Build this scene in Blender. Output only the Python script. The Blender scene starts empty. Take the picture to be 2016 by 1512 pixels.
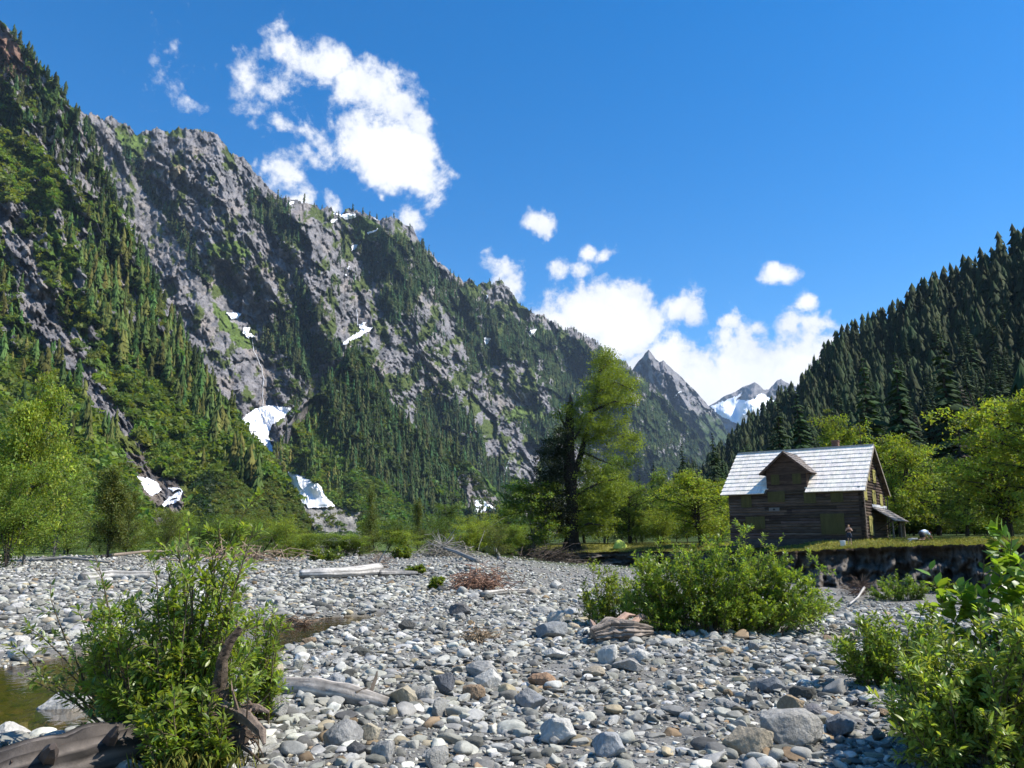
import bpy, math, random
import numpy as np
from mathutils import Vector, Matrix
rng = np.random.default_rng(7)
random.seed(7)
R = math.radians
scene = bpy.context.scene
COL = scene.collection
# ------------------------------------------------------------------ camera model (pixels of the 2016 x 1512 photograph)
FPX, CXP, CYP, HOR, CAMZ = 1514.0, 1008.0, 756.0, 1060.0, 1.6
TH = math.atan((HOR - CYP) / FPX)
cT, sT = math.cos(TH), math.sin(TH)
def ray(px, py):
    xc = (np.asarray(px, float) - CXP) / FPX
    yc = (CYP - np.asarray(py, float)) / FPX
    return xc, cT - yc * sT, sT + yc * cT
def at(px, py, Y):
    x, y, z = ray(px, py)
    k = np.asarray(Y, float) / y
    return np.stack(np.broadcast_arrays(x * k, y * k, CAMZ + z * k), -1)
def project(P):
    P = np.asarray(P, float)
    x, y, z = P[..., 0], P[..., 1], P[..., 2] - CAMZ
    f = y * cT + z * sT
    u = -y * sT + z * cT
    return CXP + FPX * x / f, CYP - FPX * u / f
cam = bpy.data.cameras.new('camera')
cam.sensor_width = 36.0; cam.lens = FPX / 2016 * 36; cam.clip_end = 60000; cam.clip_start = 0.05
camo = bpy.data.objects.new('camera', cam); COL.objects.link(camo)
camo.location = (0, 0, CAMZ); camo.rotation_euler = (R(90) + TH, 0, 0)
scene.camera = camo
# ------------------------------------------------------------------ helpers
def sstep(a, b, x):
    t = np.clip((np.asarray(x, float) - a) / (b - a), 0, 1)
    return t * t * (3 - 2 * t)
def _hash(ix, iy, iz):
    h = (ix * 374761393 + iy * 668265263 + iz * 2147483647 + 1013904223) & 0xFFFFFFFF
    h = ((h ^ (h >> 13)) * 1274126177) & 0xFFFFFFFF
    h = ((h ^ (h >> 16)) * 2246822519) & 0xFFFFFFFF
    return (h ^ (h >> 15)) & 0xFFFFFFFF
def noise(x, y, z=0.0):
    x, y, z = np.broadcast_arrays(np.asarray(x, float), np.asarray(y, float), np.asarray(z, float))
    xi, yi, zi = np.floor(x).astype(np.int64), np.floor(y).astype(np.int64), np.floor(z).astype(np.int64)
    fx, fy, fz = x - xi, y - yi, z - zi
    u, v, w = [f * f * f * (f * (f * 6 - 15) + 10) for f in (fx, fy, fz)]
    out = 0
    zs = (0, 1) if np.any(fz != 0) else (0,)
    for dz in zs:
        wz = (w if dz else 1 - w)
        for dy in (0, 1):
            wy = (v if dy else 1 - v)
            for dx in (0, 1):
                h = _hash(xi + dx, yi + dy, zi + dz)
                g = (h & 1023) / 1023.0 * 2 * np.pi
                gz = ((h >> 10) & 1023) / 1023.0 * 2 - 1
                out = out + wy * wz * (u if dx else 1 - u) * (np.cos(g) * (fx - dx) + np.sin(g) * (fy - dy) + gz * 0.7 * (fz - dz))
    return out * 1.5
def fbm(x, y, z=0.0, o=4, g=0.5):
    s, a, f = 0, 1.0, 1.0
    for i in range(o):
        s = s + a * noise(x * f + 17.3 * i, y * f - 9.1 * i, np.asarray(z) * f); a *= g; f *= 2.03
    return s
def ridged(x, y, o=4, g=0.5, seed=0.0):
    s, a, f = 0, 1.0, 1.0
    for i in range(o):
        n = 1 - np.abs(noise(x * f + 31.7 * i + seed, y * f + 11.9 * i - seed)) * 1.8
        s = s + a * n * n; a *= g; f *= 2.1
    return s / 1.9
def facet(x, y, seed=0):
    """angular facets: the tilted plane of the nearest jittered cell"""
    x = np.asarray(x, float); y = np.asarray(y, float); xi, yi = np.floor(x).astype(np.int64), np.floor(y).astype(np.int64)
    best = np.full(x.shape, 1e9); out = np.zeros(x.shape)
    for dx in (-1, 0, 1):
        for dy in (-1, 0, 1):
            h = _hash(xi + dx, yi + dy, np.int64(seed)); h2 = _hash(xi + dx + 7919, yi + dy - 104729, np.int64(seed + 5))
            cx, cy = xi + dx + (h & 255) / 255.0, yi + dy + ((h >> 8) & 255) / 255.0
            d = (x - cx) ** 2 + (y - cy) ** 2; m = d < best; best = np.where(m, d, best)
            v = ((h >> 16) & 255) / 255.0 - .5 + (x - cx) * (((h2 & 255) / 255.0 - .5) * 1.6) + (y - cy) * ((((h2 >> 8) & 255) / 255.0 - .5) * 1.6)
            out = np.where(m, v, out)
    return out
def link(o, parent=None):
    COL.objects.link(o)
    if parent is not None: o.parent = parent
    return o
def mesh(name, V, F, mat=None, parent=None, col=None, smooth=False):
    """one mesh object; F an (m,k) array or a list of lists; col (n,3) point colours"""
    me = bpy.data.meshes.new(name)
    V = np.ascontiguousarray(V, np.float32)
    if isinstance(F, np.ndarray):
        k = F.shape[1]; m = len(F)
        me.vertices.add(len(V)); me.vertices.foreach_set('co', V.ravel())
        me.loops.add(m * k); me.loops.foreach_set('vertex_index', np.ascontiguousarray(F, np.int32).ravel())
        me.polygons.add(m); me.polygons.foreach_set('loop_start', np.arange(0, m * k, k, dtype=np.int32))
        me.update(calc_edges=True)
    else:
        me.from_pydata(V.tolist(), [], F); me.update()
    if smooth: me.polygons.foreach_set('use_smooth', np.ones(len(me.polygons), bool))
    if col is not None:
        a = me.color_attributes.new('Col', 'FLOAT_COLOR', 'POINT')
        c = np.ones((len(V), 4), np.float32); c[:, :3] = col
        a.data.foreach_set('color', c.ravel())
    if mat: me.materials.append(mat)
    return link(bpy.data.objects.new(name, me), parent)
class MB:
    """collects pieces (mixed polygons) for one mesh"""
    def __init__(s): s.V, s.F, s.C, s.n = [], [], [], 0
    def add(s, V, F, c=None):
        V = np.asarray(V, float)
        s.V.append(V); s.F += [[int(i) + s.n for i in f] for f in F]; s.n += len(V)
        s.C.append(np.broadcast_to(np.asarray((1, 1, 1) if c is None else c, float), (len(V), 3)))
    def box(s, x0, x1, y0, y1, z0, z1, c=None, M=None):
        V = np.array([(x, y, z) for z in (z0, z1) for y in (y0, y1) for x in (x0, x1)], float)
        if M is not None: V = V @ M[:3, :3].T + M[:3, 3]
        s.add(V, [(0, 2, 3, 1), (4, 5, 7, 6), (0, 1, 5, 4), (2, 6, 7, 3), (0, 4, 6, 2), (1, 3, 7, 5)], c)
    def tube(s, pts, rad, seg=7, c=None, jit=0.0, cap=True):
        V, F = tube(pts, rad, seg, jit, cap); s.add(V, F, c)
    def build(s, name, mat, parent=None, smooth=False):
        return mesh(name, np.concatenate(s.V), s.F, mat, parent, np.concatenate(s.C), smooth)
def tube(pts, rad, seg=7, jit=0.0, cap=True):
    P = np.asarray(pts, float); n = len(P)
    rad = np.broadcast_to(np.asarray(rad, float), (n,))
    T = np.gradient(P, axis=0); T /= np.linalg.norm(T, axis=1)[:, None] + 1e-9
    ref = np.array((0, 0, 1.0)) if abs(T[0, 2]) < 0.8 else np.array((1.0, 0, 0))
    V = []
    a0 = np.arange(seg) / seg * 2 * np.pi
    for i in range(n):
        u = np.cross(T[i], ref); u /= np.linalg.norm(u) + 1e-9; v = np.cross(T[i], u); ref = -np.cross(T[i], u) if False else ref
        r = rad[i] * (1 + jit * rng.uniform(-1, 1, seg))
        V.append(P[i] + np.outer(np.cos(a0) * r, u) + np.outer(np.sin(a0) * r, v))
    V = np.concatenate(V)
    F = [(i * seg + j, i * seg + (j + 1) % seg, (i + 1) * seg + (j + 1) % seg, (i + 1) * seg + j) for i in range(n - 1) for j in range(seg)]
    if cap: F += [tuple(range(seg))[::-1], tuple((n - 1) * seg + j for j in range(seg))]
    return V, F
def scatter(TV, TF, pos, scale, yaw, col, tilt=None):
    """copies of one template merged into big arrays: returns V, F, C"""
    n, k = len(pos), len(TV)
    scale = np.asarray(scale, float)
    if scale.ndim == 1: scale = np.repeat(scale[:, None], 3, 1)
    L = TV[None] * scale[:, None, :]
    if tilt is not None:
        ct, st = np.cos(tilt)[:, None], np.sin(tilt)[:, None]
        L = np.stack([L[..., 0], L[..., 1] * ct - L[..., 2] * st, L[..., 1] * st + L[..., 2] * ct], -1)
    c, s_ = np.cos(yaw)[:, None], np.sin(yaw)[:, None]
    V = np.stack([L[..., 0] * c - L[..., 1] * s_, L[..., 0] * s_ + L[..., 1] * c, L[..., 2]], -1) + np.asarray(pos)[:, None, :]
    F = TF[None] + (np.arange(n) * k)[:, None, None]
    C = np.repeat(np.asarray(col)[:, None, :], k, 1)
    return V.reshape(-1, 3), F.reshape(-1, TF.shape[1]), C.reshape(-1, 3)
def merge(parts):
    V, F, C, n = [], [], [], 0
    for v, f, c in parts:
        V.append(v); F.append(f + n); C.append(c); n += len(v)
    return np.concatenate(V), np.concatenate(F), np.concatenate(C)
def tag(o, label=None, cat=None, group=None, kind=None):
    if label: o['label'] = label
    if cat: o['category'] = cat
    if group: o['group'] = group
    if kind: o['kind'] = kind
    return o
def empty(name, loc, rz=0.0):
    o = bpy.data.objects.new(name, None); o.location = [float(v) for v in loc]; o.rotation_euler = (0, 0, rz); o.empty_display_size = 0.2
    return link(o)
def inside(poly, x, y):
    poly = np.asarray(poly, float); r = np.zeros(np.shape(x), bool)
    x1, y1 = poly[-1]
    for x2, y2 in poly:
        c = ((y2 > y) != (y1 > y))
        with np.errstate(divide='ignore', invalid='ignore'):
            r ^= c & (x < (x1 - x2) * (y - y2) / ((y1 - y2) if y1 != y2 else 1e-9) + x2)
        x1, y1 = x2, y2
    return r
def polyline_dist(pts, x, y):
    """distance to a polyline, and the position along it (0..n-1)"""
    best = np.full(np.shape(x), 1e18); pos = np.zeros(np.shape(x)); side = np.zeros(np.shape(x))
    for i in range(len(pts) - 1):
        ax, ay = pts[i][:2]; bx, by = pts[i + 1][:2]
        dx, dy = bx - ax, by - ay
        t = np.clip(((x - ax) * dx + (y - ay) * dy) / (dx * dx + dy * dy), 0, 1)
        d = np.hypot(x - ax - t * dx, y - ay - t * dy)
        m = d < best
        best = np.where(m, d, best); pos = np.where(m, i + t, pos)
        side = np.where(m, np.sign(dx * (y - ay) - dy * (x - ax)), side)
    return best, pos, side
# ------------------------------------------------------------------ materials
def nodes(mat):
    mat.use_nodes = True; nt = mat.node_tree; return nt, nt.nodes, nt.links
def material(name, base=None, rough=0.85, attr=True, var=0.25, scale=3.0, bump=0.0, bscale=20.0, spec=0.3, transl=0.0, objcol=False, detail=6.0, tcol=None, var2=0.0, scale2=0.6, stretch=None, bdist=0.05):
    m = bpy.data.materials.new(name); nt, N, L = nodes(m); N.clear()
    out = N.new('ShaderNodeOutputMaterial'); b = N.new('ShaderNodeBsdfPrincipled')
    b.inputs['Roughness'].default_value = rough; b.inputs['Specular IOR Level'].default_value = spec
    tc = N.new('ShaderNodeTexCoord')
    if objcol:
        src = N.new('ShaderNodeObjectInfo').outputs['Color']
    elif attr:
        a = N.new('ShaderNodeAttribute'); a.attribute_name = 'Col'; src = a.outputs['Color']
    else:
        rg = N.new('ShaderNodeRGB'); rg.outputs[0].default_value = (*base, 1); src = rg.outputs[0]
    vec = tc.outputs['Object'] if objcol else None
    if vec is None:
        g = N.new('ShaderNodeNewGeometry'); vec = g.outputs['Position']
        if stretch:
            vec = tc.outputs['Object']
    if stretch:
        mp = N.new('ShaderNodeMapping'); mp.inputs['Scale'].default_value = stretch; L.new(vec, mp.inputs[0]); vec = mp.outputs[0]
    def vary(src, sc, amt):
        n = N.new('ShaderNodeTexNoise'); n.inputs['Scale'].default_value = sc; n.inputs['Detail'].default_value = detail; n.inputs['Roughness'].default_value = 0.62
        L.new(vec, n.inputs['Vector'])
        mr = N.new('ShaderNodeMapRange'); mr.inputs[1].default_value = 0.28; mr.inputs[2].default_value = 0.72
        mr.inputs[3].default_value = 1 - amt; mr.inputs[4].default_value = 1 + amt
        L.new(n.outputs[0], mr.inputs[0])
        mx = N.new('ShaderNodeVectorMath'); mx.operation = 'SCALE'
        L.new(src, mx.inputs[0]); L.new(mr.outputs[0], mx.inputs['Scale'])
        return mx.outputs[0]
    if var: src = vary(src, scale, var)
    if var2: src = vary(src, scale2, var2)
    L.new(src, b.inputs['Base Color'])
    nrm = None
    if bump:
        n = N.new('ShaderNodeTexNoise'); n.inputs['Scale'].default_value = bscale; n.inputs['Detail'].default_value = 8; n.inputs['Roughness'].default_value = 0.65
        L.new(vec, n.inputs['Vector'])
        bp = N.new('ShaderNodeBump'); bp.inputs['Strength'].default_value = bump; bp.inputs['Distance'].default_value = bdist
        L.new(n.outputs[0], bp.inputs['Height']); L.new(bp.outputs[0], b.inputs['Normal'])
    sh = b.outputs[0]
    if transl:
        t = N.new('ShaderNodeBsdfTranslucent'); mt = N.new('ShaderNodeVectorMath'); mt.operation = 'MULTIPLY'
        mt.inputs[1].default_value = tcol or (1.5, 1.42, 0.5); L.new(src, mt.inputs[0]); L.new(mt.outputs[0], t.inputs['Color'])
        ms = N.new('ShaderNodeMixShader'); ms.inputs[0].default_value = transl
        L.new(b.outputs[0], ms.inputs[1]); L.new(t.outputs[0], ms.inputs[2]); sh = ms.outputs[0]
    L.new(sh, out.inputs['Surface'])
    return m
M_mount = material('mountain_ground', rough=0.95, var=0.4, scale=0.035, var2=0.42, scale2=0.16, bump=1.0, bscale=0.10, bdist=9.0, spec=0.1, detail=9)
M_farconifer = material('conifer_needles_far', rough=0.9, var=0.35, scale=0.12, spec=0.08, transl=0.2, tcol=(1.2, 1.3, .6))
M_conifer = material('conifer_needles', rough=0.8, var=0.35, scale=1.2, spec=0.15, transl=0.12, tcol=(1.1, 1.2, 0.5))
M_leaf = material('tree_leaves', rough=0.6, var=0.3, scale=0.7, spec=0.3, transl=0.42)
M_willow = material('willow_leaves', rough=0.38, var=0.25, scale=5.0, spec=0.55, transl=0.5)
M_bark = material('bark', rough=0.95, var=0.45, scale=5.0, bump=0.6, bscale=14.0, spec=0.1)
M_drift = material('driftwood', rough=0.85, var=0.3, scale=9.0, bump=0.5, bscale=30.0, spec=0.2, bdist=0.02)
M_rock = material('river_stones', rough=0.85, var=0.3, scale=9.0, var2=0.15, scale2=45.0, bump=0.35, bscale=40.0, spec=0.25, bdist=0.02)
M_boulder = material('boulder_stone', rough=0.85, objcol=True, var=0.28, scale=1.6, var2=0.22, scale2=9.0, bump=0.5, bscale=6.0, spec=0.25, bdist=0.12)
M_ground = material('river_gravel', rough=0.95, var=0.28, scale=11.0, var2=0.18, scale2=1.1, bump=0.9, bscale=38.0, spec=0.15, bdist=0.03)
M_soil = material('bank_soil', rough=0.97, var=0.4, scale=1.6, var2=0.25, scale2=9.0, bump=0.9, bscale=3.0, spec=0.1, bdist=0.25)
M_grass = material('meadow_grass', rough=0.8, var=0.3, scale=0.9, spec=0.15, transl=0.3)
M_snow = material('snow', rough=0.7, var=0.06, scale=0.08, bump=0.3, bscale=0.15, spec=0.3, bdist=2.0)
M_log = material('weathered_logs', rough=0.9, var=0.45, scale=4.0, var2=0.3, scale2=0.7, bump=0.5, bscale=12.0, spec=0.15, stretch=(0.35, 1, 2.5), bdist=0.03)
M_shake = material('roof_shakes', rough=0.6, var=0.2, scale=5.0, var2=0.12, scale2=1.2, bump=0.3, bscale=18.0, spec=0.4, stretch=(2.2, 0.5, 0.5), bdist=0.02)
M_paint = material('painted_boards', rough=0.75, var=0.2, scale=3.0, spec=0.25, stretch=(2, 1, 0.5))
M_plain = material('plain_surface', rough=0.7, var=0.12, scale=12.0, spec=0.3)
M_skin = material('skin', rough=0.55, var=0.06, scale=20.0, spec=0.35)
M_cloth = material('cloth', rough=0.9, var=0.12, scale=25.0, spec=0.1)
def water_mat():
    m = bpy.data.materials.new('clear_water'); nt, N, L = nodes(m); N.clear()
    out = N.new('ShaderNodeOutputMaterial'); gl = N.new('ShaderNodeBsdfGlossy'); gl.inputs['Roughness'].default_value = 0.06
    tr = N.new('ShaderNodeBsdfTransparent'); tr.inputs[0].default_value = (0.62, 0.5, 0.32, 1)
    fr = N.new('ShaderNodeFresnel'); fr.inputs[0].default_value = 1.33; mx = N.new('ShaderNodeMixShader')
    g = N.new('ShaderNodeNewGeometry'); mp = N.new('ShaderNodeMapping'); mp.inputs['Scale'].default_value = (1, 0.6, 1); L.new(g.outputs['Position'], mp.inputs[0])
    n = N.new('ShaderNodeTexNoise'); n.inputs['Scale'].default_value = 7; n.inputs['Detail'].default_value = 4; L.new(mp.outputs[0], n.inputs['Vector'])
    bp = N.new('ShaderNodeBump'); bp.inputs['Strength'].default_value = 0.35; bp.inputs['Distance'].default_value = 0.03
    L.new(n.outputs[0], bp.inputs['Height']); L.new(bp.outputs[0], gl.inputs['Normal']); L.new(bp.outputs[0], fr.inputs['Normal'])
    fm = N.new('ShaderNodeMath'); fm.operation = 'MULTIPLY'; fm.inputs[1].default_value = 0.6; L.new(fr.outputs[0], fm.inputs[0]); L.new(fm.outputs[0], mx.inputs[0]); L.new(tr.outputs[0], mx.inputs[1]); L.new(gl.outputs[0], mx.inputs[2]); L.new(mx.outputs[0], out.inputs['Surface'])
    return m
M_water = water_mat()
# ------------------------------------------------------------------ daylight: sun, sky and clouds
SUN_EL, SUN_AZ = 50.0, -4.0            # azimuth counted from +X towards +Y
sd = Vector((math.cos(R(SUN_EL)) * math.cos(R(SUN_AZ)), math.cos(R(SUN_EL)) * math.sin(R(SUN_AZ)), math.sin(R(SUN_EL))))
sun = bpy.data.lights.new('sun', 'SUN'); sun.energy = 5.0; sun.angle = R(0.5); sun.color = (1.0, 0.955, 0.88)
suno = link(bpy.data.objects.new('sun', sun)); suno.rotation_euler = sd.to_track_quat('Z', 'Y').to_euler(); suno.location = (40, -10, 60)
world = bpy.data.worlds.new('World'); scene.world = world; world.use_nodes = True
def build_world():
    nt = world.node_tree; N, L = nt.nodes, nt.links; N.clear()
    out = N.new('ShaderNodeOutputWorld'); bg = N.new('ShaderNodeBackground')
    sky = N.new('ShaderNodeTexSky'); sky.sky_type = 'NISHITA'; sky.sun_disc = False
    sky.sun_elevation = R(SUN_EL); sky.sun_rotation = R(90 - SUN_AZ); sky.altitude = 700; sky.air_density = 1.0; sky.dust_density = 0.25; sky.ozone_density = 2.2
    hs = N.new('ShaderNodeHueSaturation'); hs.inputs['Saturation'].default_value = 1.45; hs.inputs['Hue'].default_value = 0.502; hs.inputs['Value'].default_value = 1.0
    L.new(sky.outputs[0], hs.inputs['Color'])
    tc = N.new('ShaderNodeTexCoord'); D = tc.outputs['Generated']
    def vm(op, a, b=None, sc=None):
        n = N.new('ShaderNodeVectorMath'); n.operation = op
        for i, v in ((0, a), (1, b)):
            if v is None: continue
            if isinstance(v, tuple): n.inputs[i].default_value = v
            else: L.new(v, n.inputs[i])
        if sc is not None: n.inputs['Scale'].default_value = sc
        return n
    def ma(op, a, b=0.0, c=0.0, clamp=False):
        n = N.new('ShaderNodeMath'); n.operation = op; n.use_clamp = clamp
        for i, v in ((0, a), (1, b), (2, c)):
            if isinstance(v, (int, float)): n.inputs[i].default_value = v
            else: L.new(v, n.inputs[i])
        return n.outputs[0]
    def tex(scale, detail, rough, vec, dist=0.0):
        n = N.new('ShaderNodeTexNoise'); n.inputs['Scale'].default_value = scale; n.inputs['Detail'].default_value = detail; n.inputs['Roughness'].default_value = rough
        n.inputs['Distortion'].default_value = dist; L.new(vec, n.inputs['Vector']); return n
    nw = tex(9.0, 3, 0.5, D)
    w = vm('SUBTRACT', nw.outputs['Color'], (0.5, 0.5, 0.5)); w2 = vm('SCALE', w.outputs[0], sc=0.032)
    nw3 = tex(34.0, 3, 0.55, D)
    w3 = vm('SUBTRACT', nw3.outputs['Color'], (0.5, 0.5, 0.5)); w4 = vm('SCALE', w3.outputs[0], sc=0.02)
    Dw = vm('ADD', vm('ADD', D, w2.outputs[0]).outputs[0], w4.outputs[0]).outputs[0]
    f1 = ma('ADD', ma('SUBTRACT', tex(15.0, 9, 0.60, D, 0.5).outputs[0], 0.5), ma('MULTIPLY', ma('SUBTRACT', tex(60.0, 5, 0.6, D).outputs[0], 0.5), 0.6))
    cov = None
    for px, py, r, st in CLOUDS:
        v = Vector([float(q) for q in ray(px, py)]).normalized()
        ds = vm('DISTANCE', Dw, tuple(v)).outputs['Value']
        q = ma('MULTIPLY_ADD', ds, -st / (r / FPX), st)       # st at the centre, 0 at r
        cov = q if cov is None else ma('MAXIMUM', cov, q)
    cov = ma('MAXIMUM', cov, -0.6)
    den = ma('ADD', cov, ma('MULTIPLY', f1, 2.3))
    a = N.new('ShaderNodeMapRange'); a.interpolation_type = 'SMOOTHSTEP'; a.inputs[1].default_value = 0.02; a.inputs[2].default_value = 0.72; L.new(den, a.inputs[0])
    core = N.new('ShaderNodeMapRange'); core.inputs[1].default_value = 0.2; core.inputs[2].default_value = 1.3; L.new(den, core.inputs[0])
    cr = N.new('ShaderNodeMix'); cr.data_type = 'RGBA'; cr.inputs['A'].default_value = (4.4, 4.65, 5.2, 1); cr.inputs['B'].default_value = (6.0, 6.0, 6.05, 1)
    L.new(ma('ADD', core.outputs[0], ma('MULTIPLY', ma('SUBTRACT', tex(22.0, 4, 0.5, Dw).outputs[0], 0.5), 1.6), 0, True), cr.inputs['Factor'])
    mix = N.new('ShaderNodeMix'); mix.data_type = 'RGBA'; L.new(a.outputs[0], mix.inputs['Factor'])
    L.new(hs.outputs[0], mix.inputs['A']); L.new(cr.outputs['Result'], mix.inputs['B'])
    L.new(mix.outputs['Result'], bg.inputs['Color']); bg.inputs['Strength'].default_value = 0.132
    L.new(bg.outputs[0], out.inputs['Surface'])
CLOUDS = [  # px, py, radius in px, strength
    (548, 100, 46, .9), (590, 115, 62, 1.1), (640, 130, 56, 1.1), (555, 50, 26, .6), (680, 165, 46, .9), (735, 165, 58, 1.1), (770, 205, 52, 1.0), (822, 240, 42, .9),
    (735, 295, 82, 1.5), (785, 318, 98, 2.0), (700, 285, 54, .9), (818, 368, 62, 1.3), (765, 360, 50, 1.0), (560, 345, 48, 1.0), (595, 392, 46, 1.0), (530, 335, 30, .6), (650, 410, 34, .8),
    (490, 150, 50, .35), (540, 170, 45, .35), (620, 290, 70, .3), (360, 135, 40, .2), (800, 440, 36, .8), (757, 398, 24, .6), (1042, 437, 24, .9), (1068, 442, 26, 1.0),
    (985, 540, 42, .9), (1002, 575, 40, .9), (970, 520, 26, .6), (1160, 495, 28, 1.0), (1182, 500, 26, .9), (1105, 538, 32, .8), (1148, 532, 34, .8),
    (1170, 625, 85, 2.0), (1225, 640, 92, 2.2), (1090, 640, 66, 1.3), (1300, 745, 100, 2.2), (1338, 615, 46, 1.2), (1370, 625, 38, 1.1), (1190, 580, 50, 1.1), (1140, 595, 48, .9), (1250, 600, 50, 1.2),
    (1450, 755, 95, 2.2), (1560, 765, 100, 2.3), (1490, 690, 48, 1.2), (1380, 780, 115, 2.2), (1500, 740, 80, 2.0), (1530, 840, 120, 2.2), (1120, 720, 100, 2.0), (1640, 760, 90, 2.0),
    (1516, 540, 28, .9), (1545, 545, 30, 1.0), (1585, 606, 28, 1.0), (1562, 646, 32, .8), (1598, 645, 32, .9), (1443, 637, 26, .95), (1425, 667, 28, .85)]
build_world()
# ------------------------------------------------------------------ the ground
CHAN = [(-11, 5.0), (-6.7, 7.1), (-5.3, 9.2), (-4.8, 12.2), (-4.5, 14.6), (-3.9, 16.2), (-3.2, 17.4)]
CHW = [3.0, 2.5, 2.1, 1.4, 1.1, 0.95, 0.5]
WATER_Z = -0.085
def chan(x, y):
    d, p, _ = polyline_dist(CHAN, x, y)
    return d / np.interp(p, range(len(CHW)), CHW)
def gz(x, y):
    x = np.asarray(x, float); y = np.asarray(y, float)
    r = np.hypot(x, y); b = x / np.maximum(y, 0.5)
    w = np.interp(b, [-0.05, 0.08, 0.35, 1.0], [0, 0.62, 1, 1])
    base = -2.1 * w * sstep(11, 50, r)
    z = base + (0.25 - base * 0.0) * sstep(85, 140, r) * (1 - w)
    z = z + 0.10 * noise(x * 0.16, y * 0.16 + 3) * sstep(3, 9, r) + 0.035 * noise(x * 0.7, y * 0.7)
    z = z + 0.5 * noise(x * 0.02, y * 0.02) * sstep(60, 200, r)
    c = chan(x, y); z = z * (0.12 + 0.88 * sstep(.9, 2.0, c))
    z = z - 0.22 * (1 - sstep(0.45, 1.35, c))
    z = z + 0.10 * np.exp(-((np.asarray(x) + 1.5) ** 2 + (np.asarray(y) - 5.6) ** 2) / 1.2)
    return z
def gpt(px, py, lift=0.0):
    """the ground point seen at a pixel of the photograph"""
    d = 8.0
    lo, hi = 1.5, 130.0
    for _ in range(50):
        d = 0.5 * (lo + hi)
        p = at(px, py, d)
        if p[2] > gz(p[0], p[1]): lo = d
        else: hi = d
    p = at(px, py, d); p[2] = float(gz(p[0], p[1])) + lift
    return p
nr, na = 330, 420
rr = np.concatenate([np.geomspace(1.2, 120, 270), np.geomspace(126, 9000, 60)])
aa = np.concatenate([np.linspace(-160, -52, 40), np.linspace(-50, 50, 340), np.linspace(52, 160, 40)])
RR, AA = np.meshgrid(rr, np.radians(aa), indexing='ij')
gx, gy = RR * np.sin(AA), RR * np.cos(AA)
gZ = gz(gx, gy)
V = np.stack([gx, gy, gZ], -1).reshape(-1, 3)
ii, jj = np.meshgrid(np.arange(nr - 1), np.arange(na - 1), indexing='ij')
q = (ii * na + jj).ravel()
F = np.stack([q, q + 1, q + na + 1, q + na], -1)
sandy = sstep(-0.1, 0.5, fbm(gx * 0.35, gy * 0.35, o=3))
gc = np.array((0.21, 0.20, 0.18)) * (0.85 + 0.2 * sandy)[..., None]
wet = (1 - sstep(0.7, 1.25, chan(gx, gy)))[..., None]
gc = gc * (1 - wet) + np.array((0.13, 0.10, 0.05)) * wet
veg = (sstep(72, 90, RR + 8 * noise(gx * 0.08, gy * 0.08)))[..., None]
grn = np.array((0.075, 0.11, 0.028)) * (1 + 0.5 * fbm(gx * 0.05, gy * 0.05, o=3))[..., None]
gc = gc * (1 - veg) + np.clip(grn, 0.01, 1) * veg
ground = tag(mesh('ground', V, F, M_ground, col=gc.reshape(-1, 3), smooth=True), kind='structure')
# centre cap so that the sheet is whole under the camera
tag(mesh('gravel_underfoot', [(math.sin(t) * 1.25, math.cos(t) * 1.25, -0.03) for t in np.linspace(0, 2 * np.pi, 24, endpoint=False)], [list(range(24))], M_ground, col=np.tile((0.3, 0.29, 0.27), (24, 1))), kind='structure')
# water of the shallow side channel
cp = np.array(CHAN, float); tt = np.linspace(0, len(CHAN) - 1, 60)
cx, cy = np.interp(tt, range(len(CHAN)), cp[:, 0]), np.interp(tt, range(len(CHAN)), cp[:, 1]); cw = np.interp(tt, range(len(CHW)), CHW) * 1.25
tx, ty = np.gradient(cx), np.gradient(cy); tl = np.hypot(tx, ty)
ks = np.linspace(-1, 1, 9)
V = np.stack([cx[:, None] - (ty / tl * cw)[:, None] * ks, cy[:, None] + (tx / tl * cw)[:, None] * ks, np.full((60, 9), WATER_Z)], -1).reshape(-1, 3)
F = np.array([(i * 9 + j, i * 9 + j + 1, i * 9 + j + 10, i * 9 + j + 9) for i in range(59) for j in range(8)])
tag(mesh('stream_water', V, F, M_water, smooth=True), kind='structure')
# ------------------------------------------------------------------ the grassy terrace and its eroded bank
BK = np.array([  # px, distance, y of the turf edge, y of the foot, inner height
    (1015, 104, 1094, 1096, 0.15), (1060, 101, 1093, 1103, 0.3), (1130, 97, 1088, 1110, 0.6), (1250, 92, 1085, 1113, 0.7), (1400, 82, 1086, 1126, 0.75), (1540, 70, 1086, 1141, 1.0),
    (1600, 66, 1083.5, 1147, 1.25), (1700, 62, 1078, 1152, 1.37), (1850, 57, 1073, 1156, 1.45), (1930, 54, 1072, 1160, 1.5), (2100, 50, 1072, 1165, 1.5), (2500, 42, 1075, 1180, 1.5), (3600, 30, 1075, 1200, 1.5)])
ns = 520
bs = np.interp(np.linspace(0, 1, ns), [0, .06, .9, 1], [0, .08, .96, 1]) 
bpx = BK[0, 0] + (2500 - BK[0, 0]) * np.linspace(0, 1, ns) ** 1.0
bpx[-30:] = np.linspace(bpx[-31], 3600, 31)[1:]
bd = np.interp(bpx, BK[:, 0], BK[:, 1]) + 1.3 * fbm(bpx * 0.02, 0 * bpx, o=4) + 0.35 * noise(bpx * 0.15, 0 * bpx + 5)
E = at(bpx, np.interp(bpx, BK[:, 0], BK[:, 2]), bd)
E[:, 2] += 0.10 * fbm(bpx * 0.05, 0 * bpx, o=4)
zb = gz(E[:, 0], E[:, 1]) - 0.3
Zin = np.interp(bpx, BK[:, 0], BK[:, 4])
dirn = E[:, :2] / np.linalg.norm(E[:, :2], axis=1)[:, None]      # away from the camera
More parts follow.
